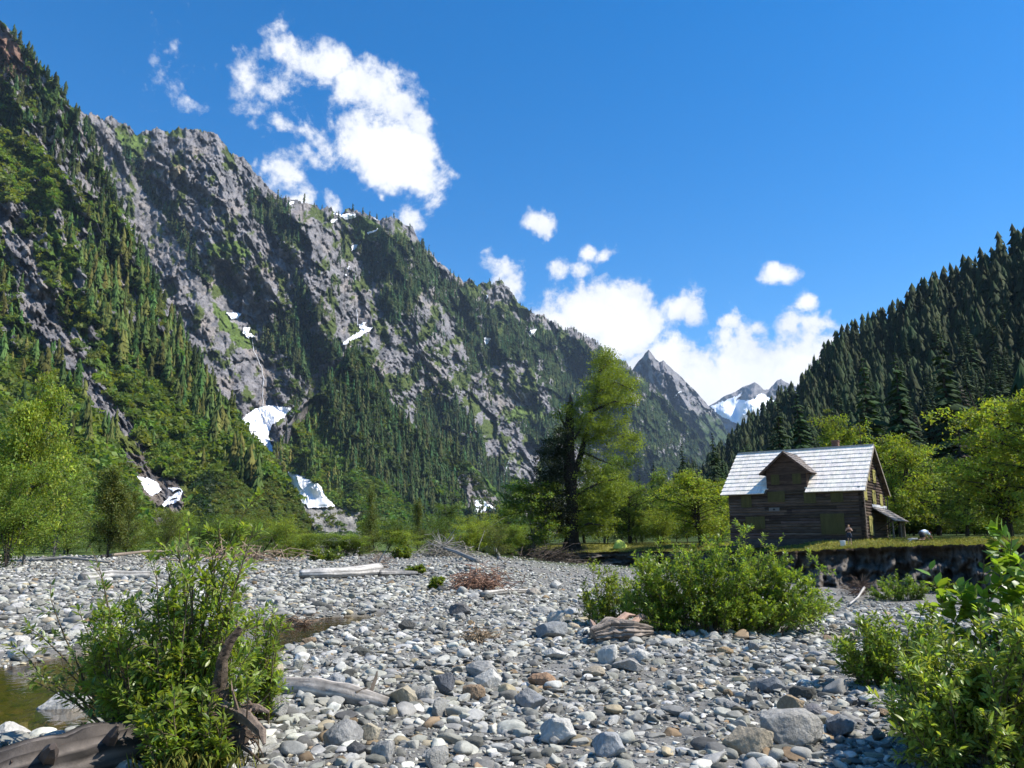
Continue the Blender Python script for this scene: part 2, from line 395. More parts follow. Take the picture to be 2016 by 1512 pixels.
# the face
nf = 22
t = np.linspace(0, 1, nf)
out = np.interp(t, [0, .04, .12, .5, .75, 1], [0, .12, -.3, .25, 1.1, 2.6])
PX2, T2 = np.meshgrid(bpx, t, indexing='ij')
hh = (E[:, 2] - zb)
fz = E[:, 2][:, None] - hh[:, None] * T2
rough = 1.1 * fbm(PX2 * 0.02 + 0.9 * T2, T2 * 2.6, o=5, g=.65) + .5 * facet(PX2 * .03 + T2, T2 * 3.5, 2) + 0.5 * (ridged(PX2 * 0.022 + 1.2 * T2, T2 * 0.9, 4) - .3) * sstep(0, .5, T2) + 0.9 * np.exp(-((PX2 - 1815 - 25 * T2) / 26.0) ** 2) * sstep(.15, .6, T2) + .8 * np.exp(-((PX2 - 1660 + 60 * T2) / 22.0) ** 2) * sstep(.3, .9, T2)
off = -(out[None] * np.clip(hh, 0.3, 3)[:, None] * 0.55 + rough * np.clip(hh, 0.2, 2)[:, None] * 0.75 * np.sin(np.clip(T2 * 3.5, 0, np.pi / 2)))
fV = np.stack([E[:, 0][:, None] + dirn[:, 0][:, None] * off, E[:, 1][:, None] + dirn[:, 1][:, None] * off, fz], -1)
strat = 0.5 + 0.5 * fbm(PX2 * 0.03, T2 * 5, o=3)
fc = np.array((0.10, 0.082, 0.064)) * (0.7 + 0.6 * strat)[..., None]
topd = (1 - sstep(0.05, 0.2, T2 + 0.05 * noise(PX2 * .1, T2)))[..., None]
scr = (sstep(.25, .6, rough * sstep(.1, .4, T2) + .3 * fbm(PX2 * .2, T2 * 8, o=3)))[..., None]; fc = fc * (1 - scr) + np.array((.16, .14, .118)) * scr
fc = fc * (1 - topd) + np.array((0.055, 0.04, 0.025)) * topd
q = (np.arange(ns - 1)[:, None] * nf + np.arange(nf - 1)[None]).ravel()
tag(mesh('riverbank', fV.reshape(-1, 3), np.stack([q, q + 1, q + nf + 1, q + nf], -1), M_soil, col=fc.reshape(-1, 3), smooth=True), kind='structure')
# the top
sv = np.array([0, .15, .4, .8, 1.4, 2.2, 3.2, 4.5, 6, 8, 10, 13, 17, 22, 30, 45, 70, 110, 180, 300, 420.])
nt_ = len(sv)
S2 = np.broadcast_to(sv, (ns, nt_))
tz = E[:, 2][:, None] + (Zin - E[:, 2])[:, None] * sstep(0, 8, S2) + 0.010 * S2
tX = E[:, 0][:, None] + dirn[:, 0][:, None] * S2; tY = E[:, 1][:, None] + dirn[:, 1][:, None] * S2
tz = tz + 0.06 * noise(tX * 0.4, tY * 0.4) * sstep(0.3, 3, S2)
tV = np.stack([tX, tY, tz], -1)
gcol = np.array((0.20, 0.19, 0.045)) * (0.8 + 0.5 * fbm(tX * 0.15, tY * 0.15, o=3))[..., None]
dark = sstep(12, 40, S2)[..., None]
gcol = gcol * (1 - dark) + np.array((0.05, 0.075, 0.02)) * dark
q = (np.arange(ns - 1)[:, None] * nt_ + np.arange(nt_ - 1)[None]).ravel()
tag(mesh('meadow_terrace', tV.reshape(-1, 3), np.stack([q, q + nt_, q + nt_ + 1, q + 1], -1), M_soil, col=np.clip(gcol, .01, 1).reshape(-1, 3), smooth=True), kind='structure')
def terrace_z(x, y):
    """height of the terrace top (nearest sample)"""
    pxx, _ = project((x, y, 1.0)); i = int(np.argmin(abs(bpx - pxx)))
    s = math.hypot(x, y) - math.hypot(E[i, 0], E[i, 1])
    if s < 0: return float(gz(x, y))
    return float(np.interp(s, sv, tz[i]))
def floor_z(x, y):
    pxx, _ = project((x, y, 1.0))
    if pxx > 1016:
        i = int(np.argmin(abs(bpx - pxx)))
        if math.hypot(x, y) > math.hypot(E[i, 0], E[i, 1]): return terrace_z(x, y)
    return float(gz(x, y))
# ------------------------------------------------------------------ mountains
def lay(name, px0, px1, step, crest, foot, Yc, Yf, rows, relief, cover, jag=3.0, pw=1.0, back=True, mat=None, seed=0.0, sharp=True):
    px = np.arange(px0, px1 + step, step, dtype=float); n = len(px)
    ip = lambda a, x: np.interp(x, [p[0] for p in a], [p[1] for p in a])
    cy = ip(crest, px) + jag * (fbm(px * 0.05 + seed, 0 * px, o=4) * 1.2 + (0.7 * noise(px * 0.28, 0 * px + seed)))
    fy = ip(foot, px); cy = np.minimum(cy, fy - 1.5)
    t = np.linspace(0, 1, rows)
    PX = np.broadcast_to(px, (rows, n)); T = np.broadcast_to(t[:, None], (rows, n))
    PY = fy + (cy - fy) * T
    Y = ip(Yf, px) + (ip(Yc, px) - ip(Yf, px)) * T ** pw
    edge = 1.0 - 0.6 * sstep(0.93, 1.0, T)
    D = Y + relief(PX, PY, T, Y) * edge * sstep(-0.02, 0.06, T)
    P = at(PX, PY, D)
    col = np.clip(cover(PX, PY, T, P), 0.004, 0.9)
    rowsP, cols = [P], [col]
    sk = P[0].copy(); sk[:, 2] = np.minimum(sk[:, 2], 0) - 12
    rowsP.insert(0, sk[None]); cols.insert(0, col[:1])
    if back:
        d = P[-1, :, :2] / np.linalg.norm(P[-1, :, :2], axis=1)[:, None]
        H = np.maximum(P[-1, :, 2] - 0, 5)
        for k, (a, b) in enumerate(((0.05, 0.06), (0.25, 0.3), (0.9, 1.05))):
            r = P[-1].copy(); r[:, :2] += d * (H * a)[:, None]; r[:, 2] -= H * b
            rowsP.append(r[None]); cols.append(col[-1:])
    A = np.concatenate(rowsP); C = np.concatenate(cols); m = len(A)
    q = (np.arange(m - 1)[:, None] * n + np.arange(n - 1)[None]).ravel()
    o = mesh(name, A.reshape(-1, 3), np.stack([q, q + 1, q + n + 1, q + n], -1), mat or M_mount, col=C.reshape(-1, 3), smooth=not sharp)
    tag(o, kind='structure')
    return dict(o=o, px=px, cy=cy, fy=fy, D=D, rows=rows, ip=ip, step=step)
def depth(L, x, y, smooth=0):
    D = L['D']
    if smooth:
        k = np.ones(2 * smooth + 1) / (2 * smooth + 1)
        key = 'S%d' % smooth
        if key not in L:
            pad = np.pad(D, smooth, mode='edge')
            s = np.apply_along_axis(lambda v: np.convolve(v, k, 'valid'), 0, pad)
            L[key] = np.apply_along_axis(lambda v: np.convolve(v, k, 'valid'), 1, s)
        D = L[key]
    x = np.asarray(x, float); y = np.asarray(y, float)
    c = np.clip((x - L['px'][0]) / L['step'], 0, len(L['px']) - 1.001); ci = c.astype(int); fc_ = c - ci
    fy = np.interp(x, L['px'], L['fy']); cy = np.interp(x, L['px'], L['cy'])
    r = np.clip((fy - y) / (fy - cy), 0, 1) * (L['rows'] - 1); r = np.clip(r, 0, L['rows'] - 1.001); ri = r.astype(int); fr = r - ri
    return (D[ri, ci] * (1 - fr) * (1 - fc_) + D[ri + 1, ci] * fr * (1 - fc_) + D[ri, ci + 1] * (1 - fr) * fc_ + D[ri + 1, ci + 1] * fr * fc_)
def wob(x, y, a=8.0, s=0.05, k=0.0):
    return x + a * fbm(x * s + k, y * s, o=3), y + a * fbm(x * s - 7.7, y * s + 3.1 + k, o=3)
def anyof(polys, x, y, a=8.0, s=0.05):
    x, y = wob(x, y, a, s); m = np.zeros(np.shape(x), bool)
    for p in polys: m |= inside(p, x, y)
    return m
ROCK, ROCKD, TAN = np.array((0.24, 0.225, 0.226)), np.array((0.15, 0.145, 0.15)), np.array((0.325, 0.285, 0.258))
FLOORG, MEAD, SHRUB = np.array((0.035, 0.055, 0.016)), np.array((0.13, 0.165, 0.045)), np.array((0.085, 0.14, 0.024))
def lerp(a, b, m): m = np.asarray(m, float)[..., None]; return a * (1 - m) + b * m
def blobrib(px, py, pts, w, amp):
    d, pos, side = polyline_dist(pts, px, py)
    ww = np.where(side > 0, w[0], w[1])
    a = np.interp(pos, range(len(pts)), amp) if isinstance(amp, (list, tuple)) else amp
    return a * np.exp(-(d / ww) ** 2)
def flow(px, py, ang):
    c, s = math.cos(R(ang)), math.sin(R(ang))
    return px * c + py * s, -px * s + py * c            # along the fall line, across it
# ---- near spur on the left (A)
FA1 = [(120, 430), (200, 420), (280, 560), (330, 630), (395, 755), (435, 840), (520, 980), (480, 950), (400, 860), (330, 770), (250, 720), (190, 640), (160, 540)]
FA2 = [(-60, 470), (20, 520), (50, 640), (100, 680), (150, 760), (210, 850), (250, 900), (100, 900), (60, 760), (-60, 700)]
FA3 = [(-60, 60), (30, 120), (100, 160), (130, 215), (190, 300), (240, 400), (235, 450), (180, 420), (130, 340), (60, 260), (-60, 230)]
FA4 = [(-60, 400), (60, 400), (70, 470), (40, 540), (-60, 470)]
RA = [[(10, 460), (60, 470), (120, 640), (190, 740), (270, 850), (310, 930), (250, 890), (165, 790), (85, 690), (35, 590)],
      [(60, 240), (100, 250), (170, 330), (200, 390), (150, 360), (90, 320)], [(-30, 20), (20, 60), (60, 150), (30, 170), (-30, 130)], [(-60, 330), (30, 360), (60, 430), (-60, 470)],
      [(255, 560), (275, 600), (290, 680), (270, 690), (255, 620)], [(140, 160), (190, 240), (210, 300), (170, 300)], [(130, 410), (170, 420), (200, 470), (150, 480)]]
GA = [[(180, 830), (260, 860), (300, 920), (250, 910)], [(310, 930), (350, 940), (385, 960), (375, 1010), (340, 1045), (335, 1020), (365, 985)]]
RUB = [[(225, 880), (290, 900), (300, 935), (345, 945), (370, 985), (345, 1015), (335, 1060), (300, 1040), (265, 960)]]
def relA(px, py, t, Y):
    u, v = flow(px, py, 57)
    k = Y / 700
    d = -42 * k * (ridged(u * 0.0045, v * 0.012, 3, seed=2.0) - 0.5) - 18 * k * (ridged(u * 0.014, v * 0.034, 3, seed=5.) - 0.5) - 6 * k * fbm(px * 0.07, py * 0.05, o=4) - 20 * k * facet(u * .018, v * .04, 6) - 8 * k * facet(u * .05, v * .1, 7) - 3.5 * k * facet(u * .12, v * .22, 8)
    d += blobrib(px, py, [(95, 620), (200, 760), (320, 960)], (28, 28), 16) * k + blobrib(px, py, [(240, 430), (330, 640), (480, 850)], (30, 60), -30) * k
    d += blobrib(px, py, [(480, 900), (420, 1000), (395, 1050)], (60, 120), -38) * k + blobrib(px, py, [(310, 900), (330, 960), (330, 1050)], (45, 45), 24) * k
    calm = anyof([[(390, 940), (480, 900), (610, 1000), (610, 1060), (390, 1060)]], px, py, 6)
    return np.where(calm, d * 0.35 + blobrib(px, py, [(480, 900), (420, 1000), (395, 1050)], (60, 120), -24) * k, d)
def covA(px, py, t, P):
    n = fbm(px * 0.05, py * 0.04, o=4)
    c = lerp(np.broadcast_to(SHRUB, px.shape + (3,)), FLOORG, sstep(-0.2, 0.4, n))
    rk = lerp(lerp(np.broadcast_to(ROCK, px.shape + (3,)), TAN, sstep(0.0, 0.5, fbm(px * 0.02 + 9, py * 0.02, o=3))), ROCKD, sstep(0.15, 0.5, fbm(px * 0.06, py * 0.05 + 4, o=3)))
    up = sstep(760, 560, py)
    rm = anyof(RA, px, py, 12) | ((fbm(px * 0.035 + 3, py * 0.02 + 5, o=5) > 0.22) & (up > 0.3))
    c = np.where(rm[..., None], rk, c)
    g = anyof(GA, px, py, 6); c = np.where(g[..., None], MEAD * np.array((1.15, 1.05, .9)), c)
    r2 = anyof(RUB, px, py, 5); c = np.where(r2[..., None], lerp(np.broadcast_to(np.array((0.2, 0.165, 0.135)), px.shape + (3,)), ROCK * 0.6, sstep(-.2, .4, n)), c)
    red = anyof([[(-20, 60), (30, 80), (60, 130), (40, 160), (0, 130)]], px, py, 6); c = np.where(red[..., None], np.array((0.27, 0.165, 0.12)), c)
    fan = anyof([[(395, 945), (480, 900), (620, 1010), (620, 1060), (395, 1060)]], px, py, 5)
    return np.where(fan[..., None], np.array((0.062, 0.088, 0.018)) * (1 + 0.35 * n[..., None]), c)
LA = lay('near_mountainside', -420, 622, 2, [(-420, -420), (-200, -180), (0, 38), (30, 70), (60, 105), (90, 140), (122, 183), (150, 222), (172, 262), (200, 322), (225, 375), (250, 425), (280, 505), (310, 575), (345, 640), (380, 700), (420, 755), (470, 815), (505, 872), (520, 893), (560, 948), (600, 1002), (622, 1048)],
         [(-420, 1064), (622, 1064)], [(-420, 700), (0, 900), (250, 760), (400, 640), (622, 440)], [(-420, 230), (0, 260), (300, 300), (622, 420)], 420, relA, covA, 4.0, 1.05)
# ---- the great rock wall (B)
FB = [[(770, 470), (830, 480), (870, 540), (960, 600), (1050, 640), (1160, 680), (1240, 730), (1420, 880), (1420, 1060), (1240, 1000), (1160, 900), (1100, 850), (1085, 790), (1060, 740), (1020, 710), (980, 720), (930, 740), (900, 640), (840, 560), (800, 620), (760, 690), (720, 620), (770, 560)],
      [(585, 545), (640, 640), (668, 710), (620, 720), (560, 700), (500, 690), (520, 650), (565, 610)], [(240, 290), (290, 350), (340, 420), (392, 500), (410, 560), (380, 540), (350, 480), (300, 420), (250, 350)],
      [(480, 390), (560, 400), (600, 470), (560, 490), (510, 440)], [(700, 480), (760, 460), (800, 520), (770, 560), (720, 540)], [(820, 780), (900, 790), (960, 870), (1010, 950), (1020, 1060), (780, 1060), (800, 880)],
      [(1030, 840), (1080, 800), (1100, 850), (1090, 930), (1040, 880)], [(560, 620), (640, 680), (600, 760), (560, 700)]]
GB = [[(415, 590), (450, 620), (500, 680), (480, 690), (430, 640)], [(400, 480), (470, 470), (500, 500), (420, 510)], [(690, 425), (740, 430), (760, 470), (700, 480)], [(230, 260), (290, 270), (270, 310), (240, 300)], [(1010, 800), (1070, 800), (1075, 830), (1000, 830)], [(620, 1010), (720, 1030), (720, 1060), (600, 1060)]]
RB = [[(200, 300), (240, 310), (330, 440), (400, 560), (460, 650), (520, 720), (530, 790), (480, 810), (400, 700), (300, 560)], [(990, 730), (1045, 725), (1085, 800), (1070, 830), (985, 810)], [(920, 790), (960, 800), (1040, 860), (1090, 930), (1060, 950), (960, 900)],
      [(895, 925), (930, 930), (985, 990), (970, 1010), (920, 1000)], [(610, 650), (700, 560), (760, 620), (790, 700), (700, 690)], [(730, 640), (800, 650), (830, 720), (760, 760)]]
FANB = [[(560, 985), (640, 990), (710, 1010), (720, 1045), (590, 1050)]]
def relB(px, py, t, Y):
    k = Y / 1800
    u, v = flow(px, py, 62)
    d = -95 * k * (ridged(u * 0.0032, v * 0.0075, 3, seed=1.0) - 0.5) - 35 * k * (ridged(u * 0.010, v * 0.022, 4, seed=8.) - 0.5) - 14 * k * fbm(px * 0.09, py * 0.07, o=4, g=0.6) - 10 * k * (ridged(u * 0.03, v * 0.075, 3, g=.6, seed=14.) - 0.5) - 58 * k * facet(u * .016 + .3 * noise(u * .02, v * .02), v * .032 + .3 * noise(u * .02, v * .02 + 9), 3) - 24 * k * facet(u * .045 + .3 * noise(u * .06, v * .06), v * .085, 4) - 11 * k * facet(u * .11, v * .2, 9)
    for pts, w, a in (([(430, 560), (470, 640), (515, 720), (520, 800)], (35, 35), 130), ([(560, 400), (600, 530), (650, 660), (700, 740)], (28, 70), -150), ([(690, 640), (720, 560), (690, 500), (700, 440)], (30, 30), 90),
                      ([(770, 430), (780, 520), (830, 640), (900, 800), (960, 940)], (30, 60), -120), ([(930, 760), (980, 860), (990, 960)], (30, 30), 90), ([(1010, 720), (1080, 800), (1095, 900)], (25, 60), -110),
                      ([(1110, 760), (1150, 860), (1200, 960)], (30, 40), 130), ([(1160, 680), (1230, 800), (1300, 940)], (30, 50), -120), ([(300, 280), (400, 400), (520, 560)], (40, 80), -60), ([(860, 520), (900, 640), (960, 720)], (25, 30), 70)):
        d = d + blobrib(px, py, pts, w, a * .85) * k
    sl = np.exp(-(polyline_dist([(230, 330), (330, 470), (420, 620), (490, 760)], px, py)[0] / 48.0) ** 2)
    return d * (1 - .6 * sl)
def covB(px, py, t, P):
    n = fbm(px * 0.04 + 2, py * 0.04, o=4)
    rk = lerp(lerp(np.broadcast_to(ROCK, px.shape + (3,)), TAN * 0.85, sstep(0.05, 0.6, fbm(px * 0.018 + 4, py * 0.018, o=4))), ROCKD, sstep(0.0, 0.5, fbm(px * 0.05, py * 0.04 + 4, o=4)))
    gr = (fbm(px * 0.03 + 12, py * 0.022 - 3, o=5, g=0.6) > np.interp(px, [560, 760], [.38, .2]))
    c = np.where(gr[..., None], MEAD * 0.7, rk)
    f = anyof(FB, px, py, 14) & ~anyof(RB, px, py, 10)
    bare = fbm(px * 0.045 - 5, py * 0.03 + 8, o=4, g=0.6) > 0.42
    c = np.where((f & ~bare)[..., None], FLOORG, c)
    gm = anyof(GB, px, py, 8); c = np.where(gm[..., None], MEAD * np.array((0.9, 1, .9)), c)
    fa = anyof(FANB, px, py, 4); c = np.where(fa[..., None], np.array((0.27, 0.255, 0.23)) * (1 + .25 * n[..., None]), c)
    ye = anyof([[(330, 338), (355, 322), (362, 335), (340, 358)]], px, py, 3, .1); c = np.where(ye[..., None], np.array((0.5, 0.4, 0.25)), c)
    return c
LB = lay('mountain_wall', 110, 1440, 2, [(110, 215), (160, 218), (180, 224), (205, 236), (218, 225), (232, 236), (270, 262), (300, 254), (330, 258), (365, 252), (430, 262), (450, 300), (480, 308), (505, 345), (525, 362), (545, 384), (600, 400), (640, 408), (660, 418), (690, 412), (715, 420), (745, 432), (768, 424), (790, 436), (815, 455), (830, 482), (860, 512), (895, 540), (915, 556), (925, 546), (940, 562), (965, 556), (985, 553), (1000, 565), (1020, 596), (1045, 612), (1100, 640), (1150, 658), (1200, 694), (1240, 722), (1290, 762), (1340, 820), (1385, 870), (1440, 930)],
         [(110, 1056), (1440, 1058)], [(110, 1500), (300, 1750), (430, 1800), (560, 1900), (770, 2200), (900, 2500), (1040, 2900), (1240, 3500), (1440, 4100)],
         [(110, 860), (600, 900), (800, 1150), (1000, 1600), (1200, 2400), (1380, 3400), (1440, 3700)], 400, relB, covB, 6.0)
# ---- the forested rib in front of it (C)
def relC(px, py, t, Y):
    k = Y / 1000; u, v = flow(px, py, 65)
    return (1 - .92 * np.exp(-((px - 650) / 85) ** 2 - ((py - 1025) / 42) ** 2)) * (-45 * k * (ridged(u * 0.006, v * 0.012, 3, seed=4.) - 0.5) - 20 * k * (ridged(u * 0.016, v * 0.03, 3, seed=9.) - 0.5) - 5 * k * fbm(px * 0.09, py * 0.07, o=4) + blobrib(px, py, [(610, 810), (580, 870), (560, 960)], (30, 40), 50))
def covC(px, py, t, P):
    n = fbm(px * 0.05 + 5, py * 0.05, o=4)
    c = lerp(np.broadcast_to(SHRUB, px.shape + (3,)), FLOORG, sstep(-0.3, 0.3, n + 0.4 * sstep(880, 760, py)))
    rk = anyof([[(575, 800), (610, 785), (600, 830), (560, 855), (545, 880), (540, 860)], [(640, 800), (660, 800), (650, 850)], [(530, 890), (560, 880), (550, 930)], [(895, 925), (930, 932), (985, 990), (965, 1010), (925, 1005)]], px, py, 5)
    c = np.where(rk[..., None], lerp(np.broadcast_to(ROCK * 0.8, px.shape + (3,)), TAN * 0.7, sstep(-.2, .3, n)), c)
    g2 = anyof([[(570, 840), (620, 800), (600, 880), (570, 920)], [(600, 940), (700, 960), (640, 1000)]], px, py, 8)
    c = np.where(g2[..., None], SHRUB * np.array((1.5, 1.1, 1.0)), c)
    fa = anyof(FANB, px, py, 4); return np.where(fa[..., None], np.array((0.30, 0.285, 0.26)) * (1 + .3 * n[..., None]), c)
LC = lay('forested_rib', 524, 1060, 2, [(524, 935), (545, 880), (565, 842), (590, 800), (612, 783), (635, 768), (655, 735), (672, 705), (690, 684), (705, 692), (722, 708), (740, 735), (758, 770), (775, 800), (800, 830), (850, 862), (900, 890), (940, 925), (980, 965), (1020, 1005), (1060, 1050)],
         [(524, 1058), (1060, 1058)], [(524, 900), (600, 1000), (690, 1150), (800, 1150), (1060, 1250)], [(524, 800), (700, 840), (1060, 1150)], 240, relC, covC, 3.0)
# ---- distant horn (D) and glacier peak (E)
def relD(px, py, t, Y):
    u, v = flow(px, py, 68)
    d = -200 * facet(u * .03, v * .06, 2) - 80 * facet(u * .09, v * .17, 5) - 300 * (ridged(u * 0.006, v * 0.014, 3, seed=3.) - 0.5) - 70 * (ridged(u * 0.02, v * 0.05, 3, seed=6.) - 0.5) - 22 * fbm(px * 0.14, py * 0.12, o=3)
    return d + blobrib(px, py, [(1277, 690), (1290, 760), (1330, 850)], (9, 40), -420) + blobrib(px, py, [(1308, 712), (1345, 800), (1400, 880)], (10, 30), -320)
def covD(px, py, t, P):
    n = fbm(px * 0.06, py * 0.06 + 3, o=4)
    c = lerp(np.broadcast_to(ROCK * 0.95, px.shape + (3,)), ROCKD, sstep(-.1, .5, n))
    return lerp(c, FLOORG * 1.3, sstep(790, 840, py + 25 * n))
LD = lay('distant_horn_peak', 1180, 1560, 1.5, [(1180, 800), (1215, 770), (1245, 727), (1256, 712), (1265, 703), (1272, 692), (1277, 688), (1283, 696), (1290, 707), (1299, 713), (1306, 709), (1312, 716), (1325, 728), (1345, 745), (1375, 776), (1400, 806), (1418, 824), (1428, 845), (1445, 890), (1480, 940), (1560, 980)],
         [(1180, 1010), (1560, 1010)], [(1180, 5200), (1277, 5400), (1560, 5600)], [(1180, 4300), (1560, 4300)], 220, relD, covD, 1.5)
def relE(px, py, t, Y):
    return -220 * (ridged(px * 0.012, py * 0.016, 3, seed=7.) - 0.5) - 90 * ridged(px * 0.05, py * 0.05, 3) + blobrib(px, py, [(1485, 752), (1465, 800)], (8, 30), -300)
def covE(px, py, t, P):
    return lerp(np.broadcast_to(ROCK * 0.9, px.shape + (3,)), ROCKD, sstep(-.1, .5, fbm(px * 0.08, py * 0.08 + 3, o=4)))
LE = lay('glacier_peak', 1370, 1760, 1.5, [(1370, 815), (1400, 797), (1425, 781), (1445, 772), (1462, 762), (1478, 756), (1486, 752), (1496, 759), (1504, 768), (1514, 766), (1523, 757), (1530, 749), (1538, 746), (1546, 752), (1560, 758), (1600, 770), (1680, 820), (1760, 880)],
         [(1370, 960), (1760, 960)], [(1370, 7300), (1760, 7300)], [(1370, 6000), (1760, 6000)], 150, relE, covE, 1.0)
# ---- forested hill on the right (F)
def relF(px, py, t, Y):
    return -0.05 * Y * (ridged(px * 0.006, py * 0.004, 3, seed=11.) - 0.5) - 0.012 * Y * fbm(px * 0.03, py * 0.03, o=3)
def covF(px, py, t, P):
    return np.broadcast_to(np.array((0.03, 0.042, 0.016)), px.shape + (3,)) * (1 + 0.4 * fbm(px * .05, py * .05, o=3))[..., None]
LF = lay('forested_hill', 1220, 2900, 8, [(1220, 1035), (1300, 985), (1340, 962), (1400, 935), (1450, 884), (1500, 845), (1560, 806), (1640, 714), (1700, 682), (1760, 655), (1810, 618), (1900, 575), (1980, 530), (2016, 512), (2200, 410), (2500, 210), (2900, 100)],
         [(1220, 1056), (2900, 1050)], [(1220, 800), (1400, 800), (1500, 700), (1640, 600), (1800, 520), (2016, 430), (2200, 360), (2900, 240)], [(1220, 420), (1340, 320), (1450, 220), (1600, 170), (1800, 145), (2016, 125), (2400, 100), (2900, 70)], 90, relF, covF, 2.0, sharp=False)
# ------------------------------------------------------------------ snow patches, waterfalls
def drape(name, L, poly, off, mat, label, cat, group=None, step=1.5, smooth=5, wobble=2.5, col=(0.86, 0.87, 0.9)):
    poly = np.asarray(poly, float)
    x0, y0 = poly.min(0) - 3; x1, y1 = poly.max(0) + 3
    xs, ys = np.arange(x0, x1, step), np.arange(y0, y1, step)
    X, Yp = np.meshgrid(xs, ys)
    wx, wy = wob(X, Yp, wobble, 0.12)
    m = inside(poly, wx, wy)
    yc = np.interp(X, L['px'], L['cy']); m &= Yp > yc + 0.5
    D = depth(L, X, Yp, smooth)
    D = np.minimum(D, depth(L, X, Yp) + off * 0.6) - off
    d_, _, _ = polyline_dist(list(poly) + [poly[0]], X, Yp)
    dome = off * 0.8 * (1 - np.exp(-(d_ / 5.0) ** 2))
    P0, P1 = at(X, Yp, D - dome), at(X, Yp, D + off * 3.5)
    h, w = X.shape
    cell = m[:-1, :-1] & m[1:, :-1] & m[:-1, 1:] & m[1:, 1:]
    F = []
    N = h * w
    for i, j in zip(*np.nonzero(cell)):
        a, b, c, d = i * w + j, i * w + j + 1, (i + 1) * w + j + 1, (i + 1) * w + j
        F.append((a, d, c, b))
        if i == 0 or not cell[i - 1, j]: F.append((a, b, b + N, a + N))
        if i == h - 2 or not cell[i + 1, j]: F.append((c, d, d + N, c + N))
        if j == 0 or not cell[i, j - 1]: F.append((d, a, a + N, d + N))
        if j == w - 2 or not cell[i, j + 1]: F.append((b, c, c + N, b + N))
    if not F: return None
    V = np.concatenate([P0.reshape(-1, 3), P1.reshape(-1, 3)])
    used = np.unique(np.concatenate([np.array(f) for f in F])); re = np.full(len(V), -1); re[used] = np.arange(len(used))
    cc = np.broadcast_to(np.asarray(col, float), (len(used), 3))
    o = mesh(name, V[used], [[int(re[i]) for i in f] for f in F], mat, col=cc)
    return tag(o, label, cat, group)
SNOW = [
    ('B', [(475, 825), (500, 805), (530, 797), (575, 803), (560, 822), (535, 838), (530, 860), (540, 895), (533, 899), (505, 870), (480, 845)], 'large white snowfield at the foot of the waterfall gully'),
    ('C', [(566, 928), (600, 938), (632, 955), (640, 976), (662, 997), (608, 1001), (590, 985), (574, 955)], 'tongue of snow lying just above the talus fan'),
    ('B', [(666, 682), (690, 662), (712, 650), (705, 640), (722, 632), (718, 642), (738, 645), (700, 668), (676, 680)], 'slanting snow patch in the gully above the forested rib'),
    ('B', [(443, 614), (477, 616), (470, 626), (455, 630)], 'small snow patch on the ledge under the dark cliff'),
    ('B', [(477, 645), (494, 643), (490, 653), (503, 662), (490, 666), (478, 656)], 'snow patch at the top of the long thin waterfall'),
    ('B', [(654, 420), (700, 420), (702, 428), (680, 433), (668, 425)], 'broad snow patch just under the rocky summit ridge'),
    ('B', [(650, 430), (668, 430), (660, 436), (652, 441)], 'small snow scrap below the broad ridge snow patch'),
    ('B', [(733, 425), (750, 431), (742, 435), (735, 430)], 'snow sliver on the ridge beside the pointed summit'),
    ('B', [(721, 458), (746, 448), (744, 453), (724, 463)], 'narrow snow streak below the pointed summit'),
    ('B', [(690, 485), (712, 474), (705, 486), (693, 496)], 'leaf-shaped snow patch in the upper gully'),
    ('B', [(681, 524), (692, 523), (686, 532)], 'tiny snow scrap in the middle of the upper gully'),
    ('B', [(678, 539), (685, 539), (681, 547)], 'lowest tiny snow scrap in the upper gully'),
    ('B', [(564, 398), (582, 396), (574, 403)], 'snow patch on the crest under the small low cloud'),
    ('B', [(952, 664), (968, 666), (956, 682)], 'small bright triangle of snow amid the dark forest'),
    ('B', [(1040, 652), (1058, 645), (1050, 660), (1044, 664)], 'snow patch high on the forested slope near the skyline'),
    ('B', [(870, 524), (890, 521), (880, 528)], 'snow sliver on the jagged ridge between two teeth'),
    ('B', [(956, 585), (966, 574), (964, 580), (958, 590)], 'snow streak on the twin-toothed rock tower'),
    ('C', [(930, 1012), (936, 985), (948, 982), (962, 992), (982, 1002), (975, 1007), (960, 1003), (950, 1012)], 'low snow patch under a grey rock slab behind the trees'),
    ('A', [(270, 937), (290, 940), (312, 950), (318, 965), (300, 978), (284, 966)], 'dirty snow remnant on the brown rubble above the meadow'),
    ('A', [(328, 958), (345, 960), (362, 965), (356, 978), (348, 990), (336, 993), (322, 998), (318, 993), (333, 978), (345, 972)], 'undercut snow remnant with two dark melt holes'),
    ('E', [(1398, 800), (1420, 790), (1450, 778), (1466, 768), (1452, 787), (1480, 787), (1500, 772), (1512, 780), (1530, 790), (1560, 800), (1600, 830), (1600, 850), (1480, 850), (1440, 830), (1420, 822)], 'glacier snow covering the distant peak'),
    ('D', [(1322, 782), (1345, 766), (1330, 785)], 'faint snow streak on the distant horn'),
]
LL = dict(A=LA, B=LB, C=LC, D=LD, E=LE)
for k, poly, label in SNOW:
    big = {'A': 1.3, 'B': 7.0, 'C': 5.0, 'D': 20.0, 'E': 45.0}[k]
    drape('snow_patch', LL[k], poly, big, M_snow, label, 'snow', 'snow patches on the mountains', step=1.0 if k != 'E' else 1.5, smooth=4, wobble=2.0)
